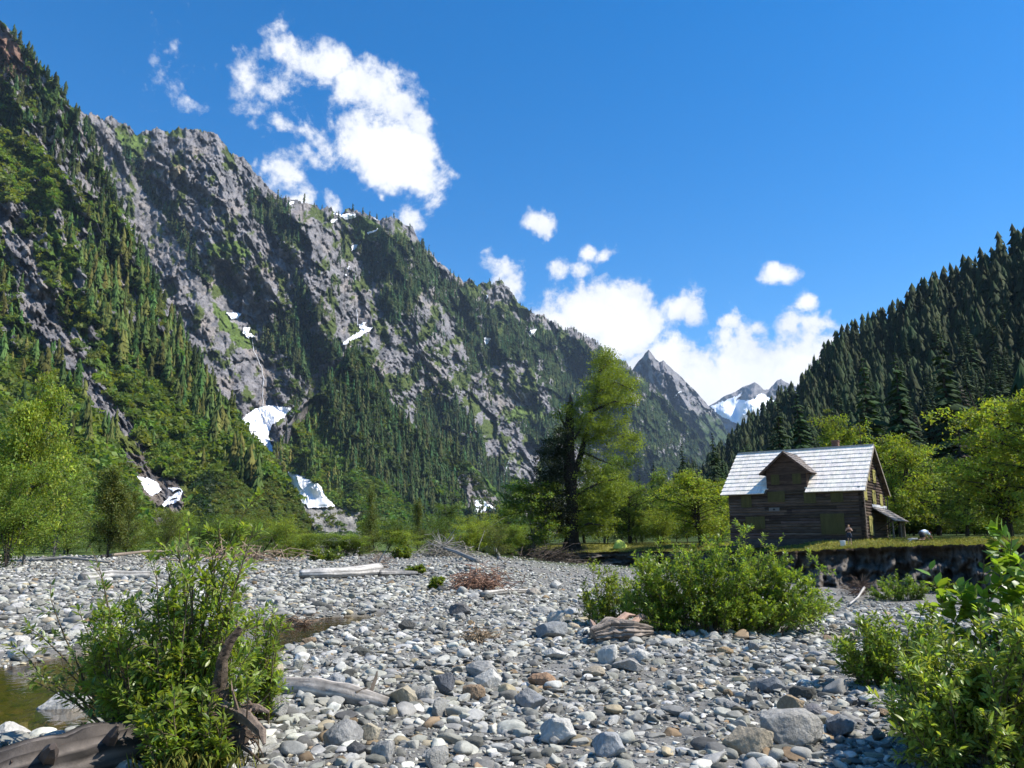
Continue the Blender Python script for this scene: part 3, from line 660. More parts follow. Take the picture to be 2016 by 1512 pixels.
for (a, b, r) in ((350, 968, 5.0), (343, 987, 6.5)):        # the two melt holes: short dark tunnels into the rubble
    Yd = float(depth(LA, a, b)) - 3.2
    c0, dv = at(a, b, Yd), at(a, b, Yd + 9) - at(a, b, Yd)
    rad = r / FPX * Yd
    mb = MB(); nseg = 12
    rings = []
    for kk, (d, s) in enumerate(((0, 1.25), (0.02, 1.0), (0.5, 0.9), (1.0, 0.6))):
        rings.append([c0 + dv * d + np.array((math.cos(q) * rad * s * 1.3, 0, math.sin(q) * rad * s * 0.8)) * (1 + .15 * math.sin(3 * q + a)) for q in np.linspace(0, 2 * np.pi, nseg, endpoint=False)])
    F = [(i * nseg + j, i * nseg + (j + 1) % nseg, (i + 1) * nseg + (j + 1) % nseg, (i + 1) * nseg + j) for i in range(3) for j in range(nseg)] + [tuple(3 * nseg + j for j in range(nseg))]
    mb.add(np.array(rings).reshape(-1, 3), F, (0.05, 0.045, 0.04))
    tag(mb.build('melt_hole', M_soil), 'dark melt tunnel %s in the dirty snow remnant' % ('opening at the upper edge' if b < 975 else 'opening at the lower edge'), 'melt hole')
def fall(pts, w, label, L=LB, off=6.0):
    pts = np.array(pts, float); t = np.linspace(0, len(pts) - 1, len(pts) * 9)
    x = np.interp(t, range(len(pts)), pts[:, 0]) + 1.0 * noise(t * 2.1, 0 * t); y = np.interp(t, range(len(pts)), pts[:, 1]); ww = w * (0.7 + 0.6 * np.abs(noise(t * 1.7, 0 * t + 4)))
    D = np.minimum(depth(L, x, y), depth(L, x, y, 4)) - off
    V = np.concatenate([at(x - ww, y, D), at(x, y, D - off * .4), at(x + ww, y, D)]); n = len(t)
    F = [(i, i + 1, n + i + 1, n + i) for i in range(n - 1)] + [(n + i, n + i + 1, 2 * n + i + 1, 2 * n + i) for i in range(n - 1)]
    tag(mesh('waterfall', V, F, M_snow, col=np.broadcast_to((0.62, 0.64, 0.67), (len(V), 3))), label, 'waterfall', 'waterfalls on the rock wall')
fall([(497, 668), (499, 690), (507, 705), (514, 722), (519, 745), (517, 775), (518, 803)], 0.8, 'long thin waterfall dropping into the large snowfield')
fall([(702, 608), (703, 622), (704, 640)], 0.7, 'faint waterfall thread above the slanting snow patch')
fall([(1003, 905), (995, 925), (990, 950)], 0.8, 'small cascade down the dark lower cliff')
# ------------------------------------------------------------------ conifers
def conifer_lo(seed, tiers=7, seg=5):
    r = np.random.default_rng(seed); V, F = [], []; lx, ly = r.uniform(-.03, .03, 2); tp = r.uniform(.6, 1.1)
    for i in range(tiers):
        z1 = 1 - (i / tiers) * 0.93; z0 = z1 - (0.26 if i else 0.2) * (1 + .2 * r.uniform(-1, 1)); rad = (0.03 + 0.125 * ((i + 1) / tiers) ** tp) * r.uniform(.7, 1.25)
        n0 = len(V); ox, oy = lx * z1 + r.uniform(-.02, .02), ly * z1 + r.uniform(-.02, .02); V.append((ox, oy, min(z1 + 0.03, 1.0)))
        ph = r.uniform(0, 6.28)
        for k in range(seg * 2):
            a = ph + k * np.pi / seg; q = rad * (r.uniform(0.7, 1.4) if k % 2 else r.uniform(0.3, 0.6)); zz = max(z0 + (0.0 if k % 2 else 0.06) + r.uniform(-.035, .035), 0.0)
            V.append((ox + q * math.cos(a), oy + q * math.sin(a), zz))
        for k in range(seg * 2): F.append((n0, n0 + 1 + k, n0 + 1 + (k + 1) % (seg * 2)))
    return np.array(V), np.array(F)
LO = [conifer_lo(s) for s in range(10)]
def bush_lo(seed, n=46, size=0.34):
    r = np.random.default_rng(seed); V, F = [], []
    for i in range(n):
        d = r.normal(size=3); d /= np.linalg.norm(d); d[2] = abs(d[2]); p = d * r.uniform(0.6, 1.0) * np.array((1, 1, 0.95)) * (1 + .25 * math.sin(3 * d[0] + seed))
        a, b = r.normal(size=3), r.normal(size=3); a = a / np.linalg.norm(a) * size; b = b / np.linalg.norm(b) * size
        k = len(V); V += [p - a, p + b * .8, p + a, p - b * .8]; F += [(k, k + 1, k + 2), (k, k + 2, k + 3)]
    return np.array(V), np.array(F)
BL = [bush_lo(s) for s in range(4)]
MIDA = [conifer_lo(70 + s, 13, 7) for s in range(10)]
def tree_cols(n, base, r, spread=0.35, warm=0.25):
    c = np.array(base)[None] * (1 + spread * r.uniform(-1, 1, (n, 1))); c[:, 0] *= 1 + warm * r.uniform(-1, 1, n); return np.clip(c, 0.004, 1)
def on_layer(L, n, polys, r, thr=-9.0, excl=(), a=10, dens=0.04, x0=None, x1=None, snow=()):
    P = np.asarray([p for q in polys for p in q], float)
    lo, hi = P.min(0), P.max(0)
    x = r.uniform(max(lo[0], L['px'][0] + 2), min(hi[0], L['px'][-1] - 2), n * 4); y = r.uniform(lo[1], hi[1], n * 4)
    m = anyof(polys, x, y, a)
    if excl: m &= ~anyof(excl, x, y, 6)
    for s in snow: m &= ~inside(s, x, y - 1)
    m &= fbm(x * dens, y * dens * 0.7, o=3) > thr
    cy = np.interp(x, L['px'], L['cy']); fy = np.interp(x, L['px'], L['fy']); m &= (y > cy + 1) & (y < fy - 1)
    x, y = x[m][:n], y[m][:n]
    D = depth(L, x, y)
    return x, y, at(x, y, D)
SN = {k: [p for kk, p, _ in SNOW if kk == k] for k in LL}
def forest(name, items, mat, label, cat):
    V, F, C = merge(items); tag(mesh(name, V, F, mat, col=C), label, cat, kind='stuff')
r = np.random.default_rng(21)
def conifers(L, n, polys, hm, base, thr=-9.0, excl=(), snow=(), wid=1.0):
    LO = MIDA if L is LA else globals()['LO']
    x, y, P = on_layer(L, n, polys, r, thr, excl, snow=snow); parts = []
    k = r.integers(0, len(LO), len(P)); h = hm * (0.32 + 0.95 * r.random(len(P)) ** 1.2); col = tree_cols(len(P), base, r, .5, .4)
    for i in range(len(LO)):
        m = k == i
        if m.any():
            w = h[m] * r.uniform(0.85, 1.35, m.sum()) * wid
            parts.append(scatter(*LO[i], P[m] - np.array((0, 0, .04)) * h[m][:, None], np.stack([w, w, h[m]], -1), r.uniform(0, 6.28, m.sum()), col[m]))
    return parts
def bushes(L, n, polys, s, base, thr=-9.0, excl=(), snow=()):
    x, y, P = on_layer(L, n, polys, r, thr, excl, snow=snow); parts = []
    k = r.integers(0, 4, len(P)); h = s * r.uniform(0.5, 1.5, len(P)); col = tree_cols(len(P), base, r, 0.4)
    for i in range(4):
        m = k == i
        if m.any(): parts.append(scatter(*BL[i], P[m], np.stack([h[m], h[m], h[m] * 0.9], -1), r.uniform(0, 6.28, m.sum()), col[m]))
    return parts
CG, CG2 = (0.052, 0.076, 0.028), (0.10, 0.128, 0.036)
allA = [[(-80, 0), (130, 180), (300, 520), (620, 1040), (-80, 1050)]]
calmA = [[(395, 950), (480, 905), (615, 1010), (615, 1060), (385, 1060)]] + RUB + GA
it = conifers(LA, 620, [FA1], 21, CG2, -.3) + conifers(LA, 150, [FA2], 18, CG2, -.05) + conifers(LA, 420, [FA3], 16, CG, -.2) + conifers(LA, 200, allA, 13, CG2, 0.15, calmA + RA)
cr = np.arange(20, 600, 5) + r.uniform(-3, 3, 116)              # trees along its skyline
yy = np.interp(cr, LA['px'], LA['cy']) + r.uniform(1, 14, len(cr)); P = at(cr, yy, depth(LA, cr, yy)); h = np.interp(cr, [0, 380, 440, 600], [20, 17, 7, 4]) * r.uniform(.4, 1.2, len(cr))
it.append(scatter(*MIDA[2], P, np.stack([h * 1.1, h * 1.1, h], -1), r.uniform(0, 6, len(cr)), tree_cols(len(cr), CG, r)))
forest('mountain_conifers', it, M_farconifer, 'bands of conifers clinging to the near green mountainside', 'forest')
it = bushes(LA, 2600, [[(-80, 700), (100, 720), (330, 760), (480, 850), (620, 1040), (-80, 1060)]], 4.2, (0.15, 0.21, 0.035), -.4, calmA + [RA[0]]) + bushes(LA, 700, [[(-80, 250), (60, 270), (130, 350), (110, 400), (-80, 400)]], 4.5, (0.15, 0.205, 0.035)) + \
    bushes(LA, 2200, allA, 3.4, (0.14, 0.19, 0.035), -.05, calmA + RA) + bushes(LA, 800, [[(395, 945), (480, 900), (620, 1010), (620, 1060), (395, 1060)]], 1.5, (0.125, 0.155, 0.032)) + \
    bushes(LA, 200, [[(385, 960), (420, 930), (400, 1040), (375, 1060)]], 3.0, (0.03, 0.055, 0.015))
forest('slope_shrubs', it, M_leaf, 'bright green shrubs carpeting the lower near mountainside', 'shrubs')
XC = [[(885, 910), (935, 920), (1000, 985), (995, 1020), (915, 1020)]] + FANB
it = conifers(LB, 8000, FB, 30, CG, -.5, RB, SN['B']) + conifers(LB, 2600, [[(660, 480), (800, 430), (1100, 640), (1440, 900), (1400, 1050), (600, 1000), (560, 700), (640, 600)]], 19, CG, 0.0, RB + GB, SN['B'], 1.2)
cr = np.concatenate([np.arange(1040, 1420, 4.0), np.arange(600, 1040, 16.0)]); cr = cr + r.uniform(-3, 3, len(cr))
yy = np.interp(cr, LB['px'], LB['cy']) + r.uniform(0.5, 10, len(cr)); P = at(cr, yy, depth(LB, cr, yy)); h = 26 * r.uniform(.35, 1.1, len(cr))
it.append(scatter(*LO[1], P, np.stack([h * 1.1, h * 1.1, h], -1), r.uniform(0, 6, len(cr)), tree_cols(len(cr), CG, r)))
it += conifers(LC, 1500, [[(625, 790), (690, 690), (770, 800), (900, 890), (1040, 1040), (860, 1040), (760, 970), (690, 930), (650, 860)]], 27, CG, -.15, XC, SN['C']) + conifers(LC, 300, [[(530, 900), (620, 790), (700, 960), (600, 1000)]], 20, CG2, 0.0, XC, SN['C'])
forest('wall_conifers', it, M_farconifer, 'dark conifers covering ledges and ribs of the great rock wall', 'forest')
it = bushes(LC, 1500, [[(530, 900), (570, 830), (620, 800), (700, 900), (800, 960), (760, 1050), (600, 1010)]], 4.5, (0.14, 0.195, 0.034), -.5, FANB, SN['C'] + [[(530, 880), (600, 790), (615, 800), (560, 880), (548, 930)]]) + \
    bushes(LB, 1600, FB, 7.0, (0.06, 0.09, 0.028), -.3, RB, SN['B']) + bushes(LC, 500, [[(625, 790), (690, 690), (770, 800), (900, 890), (1040, 1040), (700, 930)]], 7.0, (0.06, 0.09, 0.028)) + bushes(LB, 2200, [[(560, 560), (1440, 900), (1400, 1050), (600, 1000), (540, 760)]], 5.0, (0.09, 0.13, 0.03), -.1, RB, SN['B']) + bushes(LC, 1300, [[(640, 900), (760, 940), (1000, 980), (1050, 1050), (720, 1050)]], 6, (0.10, 0.16, 0.03), -9, XC)
it += bushes(LC, 110, FANB, 2.6, (0.13, 0.17, 0.035), 0.0)
forest('wall_shrubs', it, M_leaf, 'lighter green shrubs on the rock wall and knoll behind the big snowfield', 'shrubs')
del it
def conifer_hi(seed):
    """unit-height conifer: crown of drooping jagged fronds, and trunk"""
    r = np.random.default_rng(100 + seed); V, F, C = [], [], []
    nw = 34; lean = r.uniform(-.02, .02, 2)
    bare = r.uniform(0.04, 0.14)
    for w in range(nw):
        z = bare + (0.985 - bare) * (w / (nw - 1)) ** 0.92
        Lw = (0.012 + 0.155 * (1 - z) ** 0.75) * r.uniform(0.7, 1.2)
        nb = 7 if z < 0.8 else 5
        for b in range(nb):
            if r.random() < 0.1: continue
            a = r.uniform(0, 6.283); L = Lw * r.uniform(0.6, 1.25); d = np.array((math.cos(a), math.sin(a), 0)); s = np.array((-d[1], d[0], 0))
            ctr = np.array((lean[0] * z, lean[1] * z, z)); shade = r.uniform(0.75, 1.25)
            pts = [ctr + d * L * t + np.array((0, 0, -L * (0.10 * t + 0.42 * t * t) + 0.03 * L)) for t in (0.08, 0.4, 0.72, 1.0)]
            wd = [0.10, 0.30, 0.24, 0.02]
            k = len(V)
            for p, q in zip(pts, wd):
                dr = np.array((0, 0, -0.16 * L * q / 0.3))
                V += [p + s * L * q * r.uniform(.7, 1.2) + dr * r.uniform(.6, 1.6), p, p - s * L * q * r.uniform(.7, 1.2) + dr * r.uniform(.6, 1.6)]
                C += [(shade,) * 3] * 3
            for i in range(3):
                o = k + 3 * i
                F += [(o, o + 1, o + 4), (o, o + 4, o + 3), (o + 1, o + 2, o + 5), (o + 1, o + 5, o + 4)]
            for i in (1, 2):                                        # side sprigs that break the outline
                o = k + 3 * i
                for sd_ in (0, 2):
                    tip = V[o + sd_] + d * L * 0.20 + s * L * (0.12 if sd_ == 0 else -0.12) + np.array((0, 0, -0.1 * L)); F.append((o + 1, o + sd_, len(V))); V.append(tip); C.append((shade,) * 3)
    tV, tF = tube([(0, 0, -0.02), (lean[0] * .5, lean[1] * .5, 0.5), (lean[0], lean[1], 0.97)], [0.016, 0.009, 0.002], 7)
    return np.array(V), np.array(F), np.array(C) , np.array(tV), tF
CONI = []
for s in range(7):
    V, F, C, tV, tF = conifer_hi(s)
    c = np.array((0.034, 0.054, 0.02)) * (1, 1.05 + .1 * (s % 3), 1)
    if s == 6: c = np.array((0.075, 0.06, 0.045))
    crown = mesh('crown', V, F, M_conifer, col=C * c); trunk = mesh('trunk', tV, tF, M_bark, col=np.tile((0.06, 0.045, 0.035), (len(tV), 1)))
    COL.objects.unlink(crown); COL.objects.unlink(trunk); CONI.append((crown, trunk))
def conifer(p, h, k, label, wid=1.0, group='conifers on the forested hill', name='conifer_tree'):
    e = empty(name, p, random.uniform(0, 6.28)); e.scale = (h * wid, h * wid, h)
    tag(e, label, 'conifer', group)
    for src in CONI[k]:
        o = src.copy(); COL.objects.link(o); o.parent = e
    return e
# candidates over the right hill: the largest 300 on screen are trees of their own, the rest one forest object
r = np.random.default_rng(5)
n = 13000
x = r.uniform(1225, 2250, n); T = 1 - r.uniform(0, 1, n) ** 1.35
fy, cy = np.interp(x, LF['px'], LF['fy']), np.interp(x, LF['px'], LF['cy'])
y = fy + (cy - fy) * T; P = at(x, y, depth(LF, x, y)); h = r.uniform(11, 28, n) * (0.8 + 0.35 * np.sin(x * 0.05) ** 2)
keep, cellc = [], {}
order = np.argsort(np.hypot(P[:, 0], P[:, 1]))
for i in order:                                                   # spacing in metres
    c = (int(P[i, 0] // 5.6), int(P[i, 1] // 5.6))
    if c in cellc: continue
    cellc[c] = 1; keep.append(i)
keep = np.array(keep)
size = h[keep] / P[keep, 1]
vis = (x[keep] < 2040)
rank = np.argsort(-np.where(vis, size, 0))
ind = set(keep[rank[:285]].tolist()); rest = np.array([i for i in keep if i not in ind])
for i in sorted(ind):
    k = int(r.integers(0, 6)) if r.random() > 0.03 else 6
    conifer(P[i] - np.array((0, 0, .5)), h[i], k, 'brownish thin conifer losing its needles among dark green neighbours' if k == 6 else 'tall dark green conifer in the dense forest on the shaded hill',
            r.uniform(0.65, 1.35), 'dying conifers on the forested hill' if k == 6 else 'conifers on the forested hill')
parts = []
kk = r.integers(0, 6, len(rest))
MID = [conifer_lo(40 + s, 9, 7) for s in range(3)]
for i in range(3):
    m = rest[kk % 3 == i]; w = h[m] * r.uniform(.9, 1.3, len(m)); parts.append(scatter(*MID[i], P[m] - np.array((0, 0, .5)), np.stack([w, w, h[m]], -1), r.uniform(0, 6.28, len(m)), tree_cols(len(m), (0.032, 0.05, 0.019), r)))
cr = np.concatenate([np.arange(1340, 2060, 5.5)]); cr = cr + r.uniform(-4, 4, len(cr)); yy = np.interp(cr, LF['px'], LF['cy']) + r.uniform(0, 6, len(cr)); Pc = at(cr, yy, depth(LF, cr, yy)); hc = r.uniform(11, 27, len(cr))
parts.append(scatter(*MID[1], Pc, np.stack([hc, hc, hc], -1), r.uniform(0, 6, len(cr)), tree_cols(len(cr), (0.032, 0.05, 0.019), r)))
forest('hill_conifers', parts, M_conifer, 'dark conifer forest filling the shaded hill behind the cabin', 'forest')
def gtree(px, Y):
    p = at(px, 1060, Y); p[2] = floor_z(p[0], p[1]); return p
for px, Y, top, k, w, lab in ((1545, 150, 788, 0, 1.15, 'broad drooping conifer directly behind the middle of the cabin roof'), (1592, 158, 765, 2, 1.1, 'tall drooping conifer behind the cabin roof near the dormer'), (1262, 175, 930, 1, 1.1, 'small dark conifer between the big cottonwood and the maple'),
                              (1350, 170, 870, 3, 1.0, 'dark conifer standing behind the maple beside the cabin'), (1290, 190, 905, 4, .9, 'slender dark conifer behind the bright trees beyond the cottonwood'), (1725, 165, 700, 5, 1.2, 'tall conifer towering above the cabin gable'),
                              (1890, 150, 655, 1, 1.25, 'very tall conifer rising behind the bright maples'), (1800, 160, 690, 2, 1.1, 'dark tall conifer between the cabin gable and the maples'), (1415, 200, 850, 0, 1.0, 'conifer at the edge of the hill forest by the roof end')):
    p = gtree(px, Y); hh_ = float(at(px, top, Y)[2] - p[2]); conifer(p, hh_, k, lab, w * .9, 'conifers behind the cabin')
# ------------------------------------------------------------------ broadleaved trees
LEAFT = np.array([(0, 0, 0), (.42, -.30, .06), (.42, .30, .06), (1, 0, -.05), (.5, 0, -.03)]); LEAFF = np.array([(0, 4, 1), (0, 2, 4), (1, 4, 3), (4, 2, 3)])
def leaves(P, size, col, r, updown=0.5, dirs=None):
    """leaf blades at points P: random heading, drooping or rising tilt"""
    n = len(P); yaw = r.uniform(0, 6.283, n) if dirs is None else np.arctan2(dirs[:, 1], dirs[:, 0]) + r.normal(0, 0.7, n)
    tilt = r.normal(0, updown, n)
    L = LEAFT[None] * np.asarray(size)[:, None, None]
    roll = r.normal(0, 0.6, n); cr_, sr = np.cos(roll)[:, None], np.sin(roll)[:, None]
    L = np.stack([L[..., 0], L[..., 1] * cr_ - L[..., 2] * sr, L[..., 1] * sr + L[..., 2] * cr_], -1)
    ct, st = np.cos(tilt)[:, None], np.sin(tilt)[:, None]
    L = np.stack([L[..., 0] * ct - L[..., 2] * st, L[..., 1], L[..., 0] * st + L[..., 2] * ct], -1)
    c, s = np.cos(yaw)[:, None], np.sin(yaw)[:, None]
    V = np.stack([L[..., 0] * c - L[..., 1] * s, L[..., 0] * s + L[..., 1] * c, L[..., 2]], -1) + P[:, None, :]
    F = LEAFF[None] + (np.arange(n) * 5)[:, None, None]
    return V.reshape(-1, 3), F.reshape(-1, 3), np.repeat(col, 5, 0)
def broadleaf(seed, kind='maple', nleaf=9000):
    """unit-height (z 0..1) broadleaf tree of half width 0.5: returns (leaf arrays), (wood tubes as MB)"""
    r = np.random.default_rng(300 + seed); wood = MB(); cen, dirs = [], []
    brown = (0.055, 0.045, 0.035) if kind != 'alder' else (0.14, 0.13, 0.115)
    nst = {'maple': 3, 'alder': 2, 'poplar': 1, 'shrub': 5}[kind]
    for s in range(nst):
        a = r.uniform(0, 6.28) + s * 6.28 / nst; sp = {'maple': .20, 'alder': .10, 'poplar': .02, 'shrub': .28}[kind]; top = r.uniform(.8, .98)
        tz_ = np.linspace(0, 1, 9); bend = r.uniform(0.3, 1.0)
        sx = sp * np.cos(a) * tz_ ** 1.3 + .03 * np.sin(4 * tz_ + a) * tz_; sy = sp * np.sin(a) * tz_ ** 1.3 + .03 * np.cos(3 * tz_ + a) * tz_
        st = np.stack([sx, sy, tz_ * top], -1); w0 = {'maple': .024, 'alder': .014, 'poplar': .018, 'shrub': .007}[kind]
        wood.tube(st, np.linspace(w0, w0 * .15, 9), 6, brown, 0.1)
        nl = {'maple': 20, 'alder': 24, 'poplar': 34, 'shrub': 9}[kind]
        for b in range(nl):
            t0 = r.uniform({'maple': .12, 'alder': .08, 'poplar': .06, 'shrub': .04}[kind], 0.97)
            p0 = np.array([np.interp(t0, tz_, st[:, i]) for i in range(3)])
            rad = {'maple': (.30 + .2 * math.sin(min(t0 * 2.2, 1.57))) * (1 - .55 * max(t0 - .45, 0) / .55), 'alder': .40 * (1 - .75 * t0) + .09, 'poplar': .2 * (1.05 - t0) ** .6 + .05, 'shrub': .34}[kind] * r.uniform(.55, 1.15)
            ab = r.uniform(0, 6.28); rise = {'maple': .30, 'alder': .45, 'poplar': .9, 'shrub': .7}[kind] * rad * r.uniform(.3, 1.3)
            d = np.array((math.cos(ab), math.sin(ab), 0)); pts = np.array([p0, p0 + d * rad * .45 + (0, 0, rise * .6), p0 + d * rad + (0, 0, rise)])
            pts[:, 2] = np.minimum(pts[:, 2], r.uniform(.78, 1.04))
            wood.tube(pts, [w0 * .35, w0 * .2, w0 * .06], 4, brown, cap=False)
            for q in np.linspace(.25, 1.05, 6):
                c = pts[0] + (pts[1] - pts[0]) * min(q * 2, 1) if q < .5 else pts[1] + (pts[2] - pts[1]) * (q * 2 - 1)
                cen.append(c + r.normal(0, .028, 3)); dirs.append(d)
    cen, dirs = np.array(cen), np.array(dirs)
    m = int(nleaf / len(cen)); idx = np.repeat(np.arange(len(cen)), m)
    spread = np.array((.036, .036, .017)) if kind in ('maple', 'alder') else np.array((.036, .036, .034))
    P = cen[idx] + r.normal(0, 1, (len(idx), 3)) * spread
    P[:, 2] = np.clip(P[:, 2], 0.01, 1.02)
    shade = (1 + .22 * r.normal(size=len(cen)))[idx] * r.uniform(.75, 1.25, len(idx))
    col = np.stack([shade * (1 + .12 * r.normal(size=len(idx))), shade, shade], -1)
    return leaves(P, r.uniform(.014, .026, len(idx)) * 1.25, col, r, .55, dirs[idx]), wood
BROAD = {}
def broad_proto(kind, seed, green, nleaf):
    key = (kind, seed, green)
    if key not in BROAD:
        (V, F, C), wood = broadleaf(seed, kind, nleaf)
        cr_ = mesh('crown', V, F, M_leaf, col=np.clip(C * np.array(green), .004, .6)); tr = wood.build('trunk', M_bark)
        COL.objects.unlink(cr_); COL.objects.unlink(tr); BROAD[key] = (cr_, tr)
    return BROAD[key]
YG, MG, DG, OG = (0.225, 0.285, 0.038), (0.155, 0.22, 0.036), (0.09, 0.14, 0.03), (0.12, 0.145, 0.038)
def broad(px, Y, top, width, kind, seed, green, label, name='broadleaf_tree', cat='tree', base=None, nleaf=9000, group='trees of the valley floor', sink=0.0):
    p = gtree(px, Y) if base is None else at(px, base, Y)
    p[2] -= sink
    h = max(float(at(px, top, Y)[2] - p[2]), 0.4); w = width / FPX * Y
    e = empty(name, p, random.uniform(0, 6.28)); e.scale = (w, w, h); tag(e, label, cat, group)
    for o in broad_proto(kind, seed, green, nleaf):
        c = o.copy(); COL.objects.link(c); c.parent = e
    return e
for a in [
    (52, 48, 738, 190, 'alder', 1, YG, 'tall yellow-green alder with bare pale branches at the river edge'), (-62, 47, 860, 190, 'alder', 2, YG, 'yellow-green alder cut by the picture edge'), (18, 43, 905, 190, 'shrub', 3, MG, 'dense dark leafy thicket at the foot of the tall alder'),
    (110, 58, 935, 130, 'alder', 4, MG, 'mid green alder behind the leafy thicket'), (215, 66, 920, 150, 'poplar', 5, OG, 'olive rounded cottonwood beside the brown rubble'), (250, 74, 955, 120, 'poplar', 6, OG, 'smaller olive cottonwood just behind its larger twin'),
    (130, 80, 880, 140, 'alder', 1, MG, 'green alder on the slope foot behind the thicket'),
    (728, 96, 955, 62, 'poplar', 7, OG, 'narrow young cottonwood beside the gravel, first of two'), (822, 100, 980, 56, 'poplar', 8, OG, 'narrow young cottonwood with leaning top, second of two'), (880, 120, 985, 90, 'alder', 4, DG, 'dark green alder in front of the low snow patch'),
    (940, 95, 1012, 120, 'shrub', 9, YG, 'round yellow-green bush among dead brush'), (1052, 100, 940, 170, 'alder', 10, MG, 'loose alder with visible thin trunks beside the big cottonwood'), (1000, 125, 985, 110, 'alder', 2, MG, 'pale green alder behind the round bush'),
    (1190, 118, 905, 150, 'alder', 11, MG, 'bright alder just behind the big cottonwood'), (1240, 112, 935, 130, 'maple', 12, MG, 'bright bushy maple behind the yellow tent'), (1308, 110, 922, 110, 'alder', 1, MG, 'upright bright alder between tent and forked maple'),
    (1380, 93, 925, 170, 'maple', 13, YG, 'forked maple with dark trunk left of the cabin'), (1300, 100, 990, 90, 'shrub', 3, YG, 'low bright shrub behind the meadow edge'), (1440, 112, 935, 120, 'alder', 4, MG, 'green alder peeking out beside the cabin wall'),
    (1690, 100, 812, 150, 'maple', 14, YG, 'bright maple rising above the cabin roof'), (1775, 94, 850, 170, 'maple', 15, YG, 'bright maple right behind the porch gable'), (1850, 98, 890, 170, 'maple', 12, MG, 'bushy maple behind the crouching person'),
    (1905, 84, 905, 150, 'maple', 13, MG, 'layered maple with dark trunk beside the meadow'), (1990, 70, 752, 250, 'maple', 16, YG, 'large spreading maple with mossy crooked trunk'), (2070, 66, 770, 220, 'maple', 14, YG, 'large maple at the far end of the terrace'), (1800, 105, 960, 140, 'alder', 10, MG, 'low alder filling the gap behind the crouching person'),
    (1945, 90, 960, 130, 'shrub', 9, MG, 'shrub under the large spreading maple'), (1225, 135, 880, 110, 'alder', 4, DG, 'shaded alder far behind the big cottonwood'), (1150, 125, 960, 120, 'maple', 13, DG, 'dark maple in the shade behind the big trunk')]:
    broad(*a, nleaf=(14000 if a[3] > 140 else 8000))
rs = np.random.default_rng(77)
for px in list(np.arange(1175, 1450, 23)) + list(np.arange(1740, 2080, 23)):      # understorey behind the meadow
    broad(px + rs.uniform(-9, 9), rs.uniform(104, 122) if px < 1500 else rs.uniform(90, 112), rs.uniform(972, 1022), rs.uniform(70, 130), 'shrub', int(rs.choice([3, 9, 17])), [MG, YG, MG, DG][int(rs.integers(0, 4))], 'leafy undergrowth shrub beneath the trees behind the meadow', 'undergrowth_shrub', 'shrub', nleaf=6000, group='understorey shrubs behind the meadow')
low = []
for px in np.arange(-120, 1010, 26):                              # the low thicket along the far gravel edge
    Y = rs.uniform(72, 100); top = 1046 - rs.uniform(-8, 34) - (18 if 300 < px < 560 else 0)
    if 590 < px < 720: top = max(top, 1050)
    broad(px + rs.uniform(-10, 10), Y, top, rs.uniform(70, 130), 'shrub', int(rs.choice([3, 9, 17])), [MG, DG, OG, YG][int(rs.integers(0, 4))], 'low leafy willow shrub in the thicket along the far edge of the gravel', 'willow_shrub', 'shrub', nleaf=6000, group='thicket shrubs along the far gravel edge')
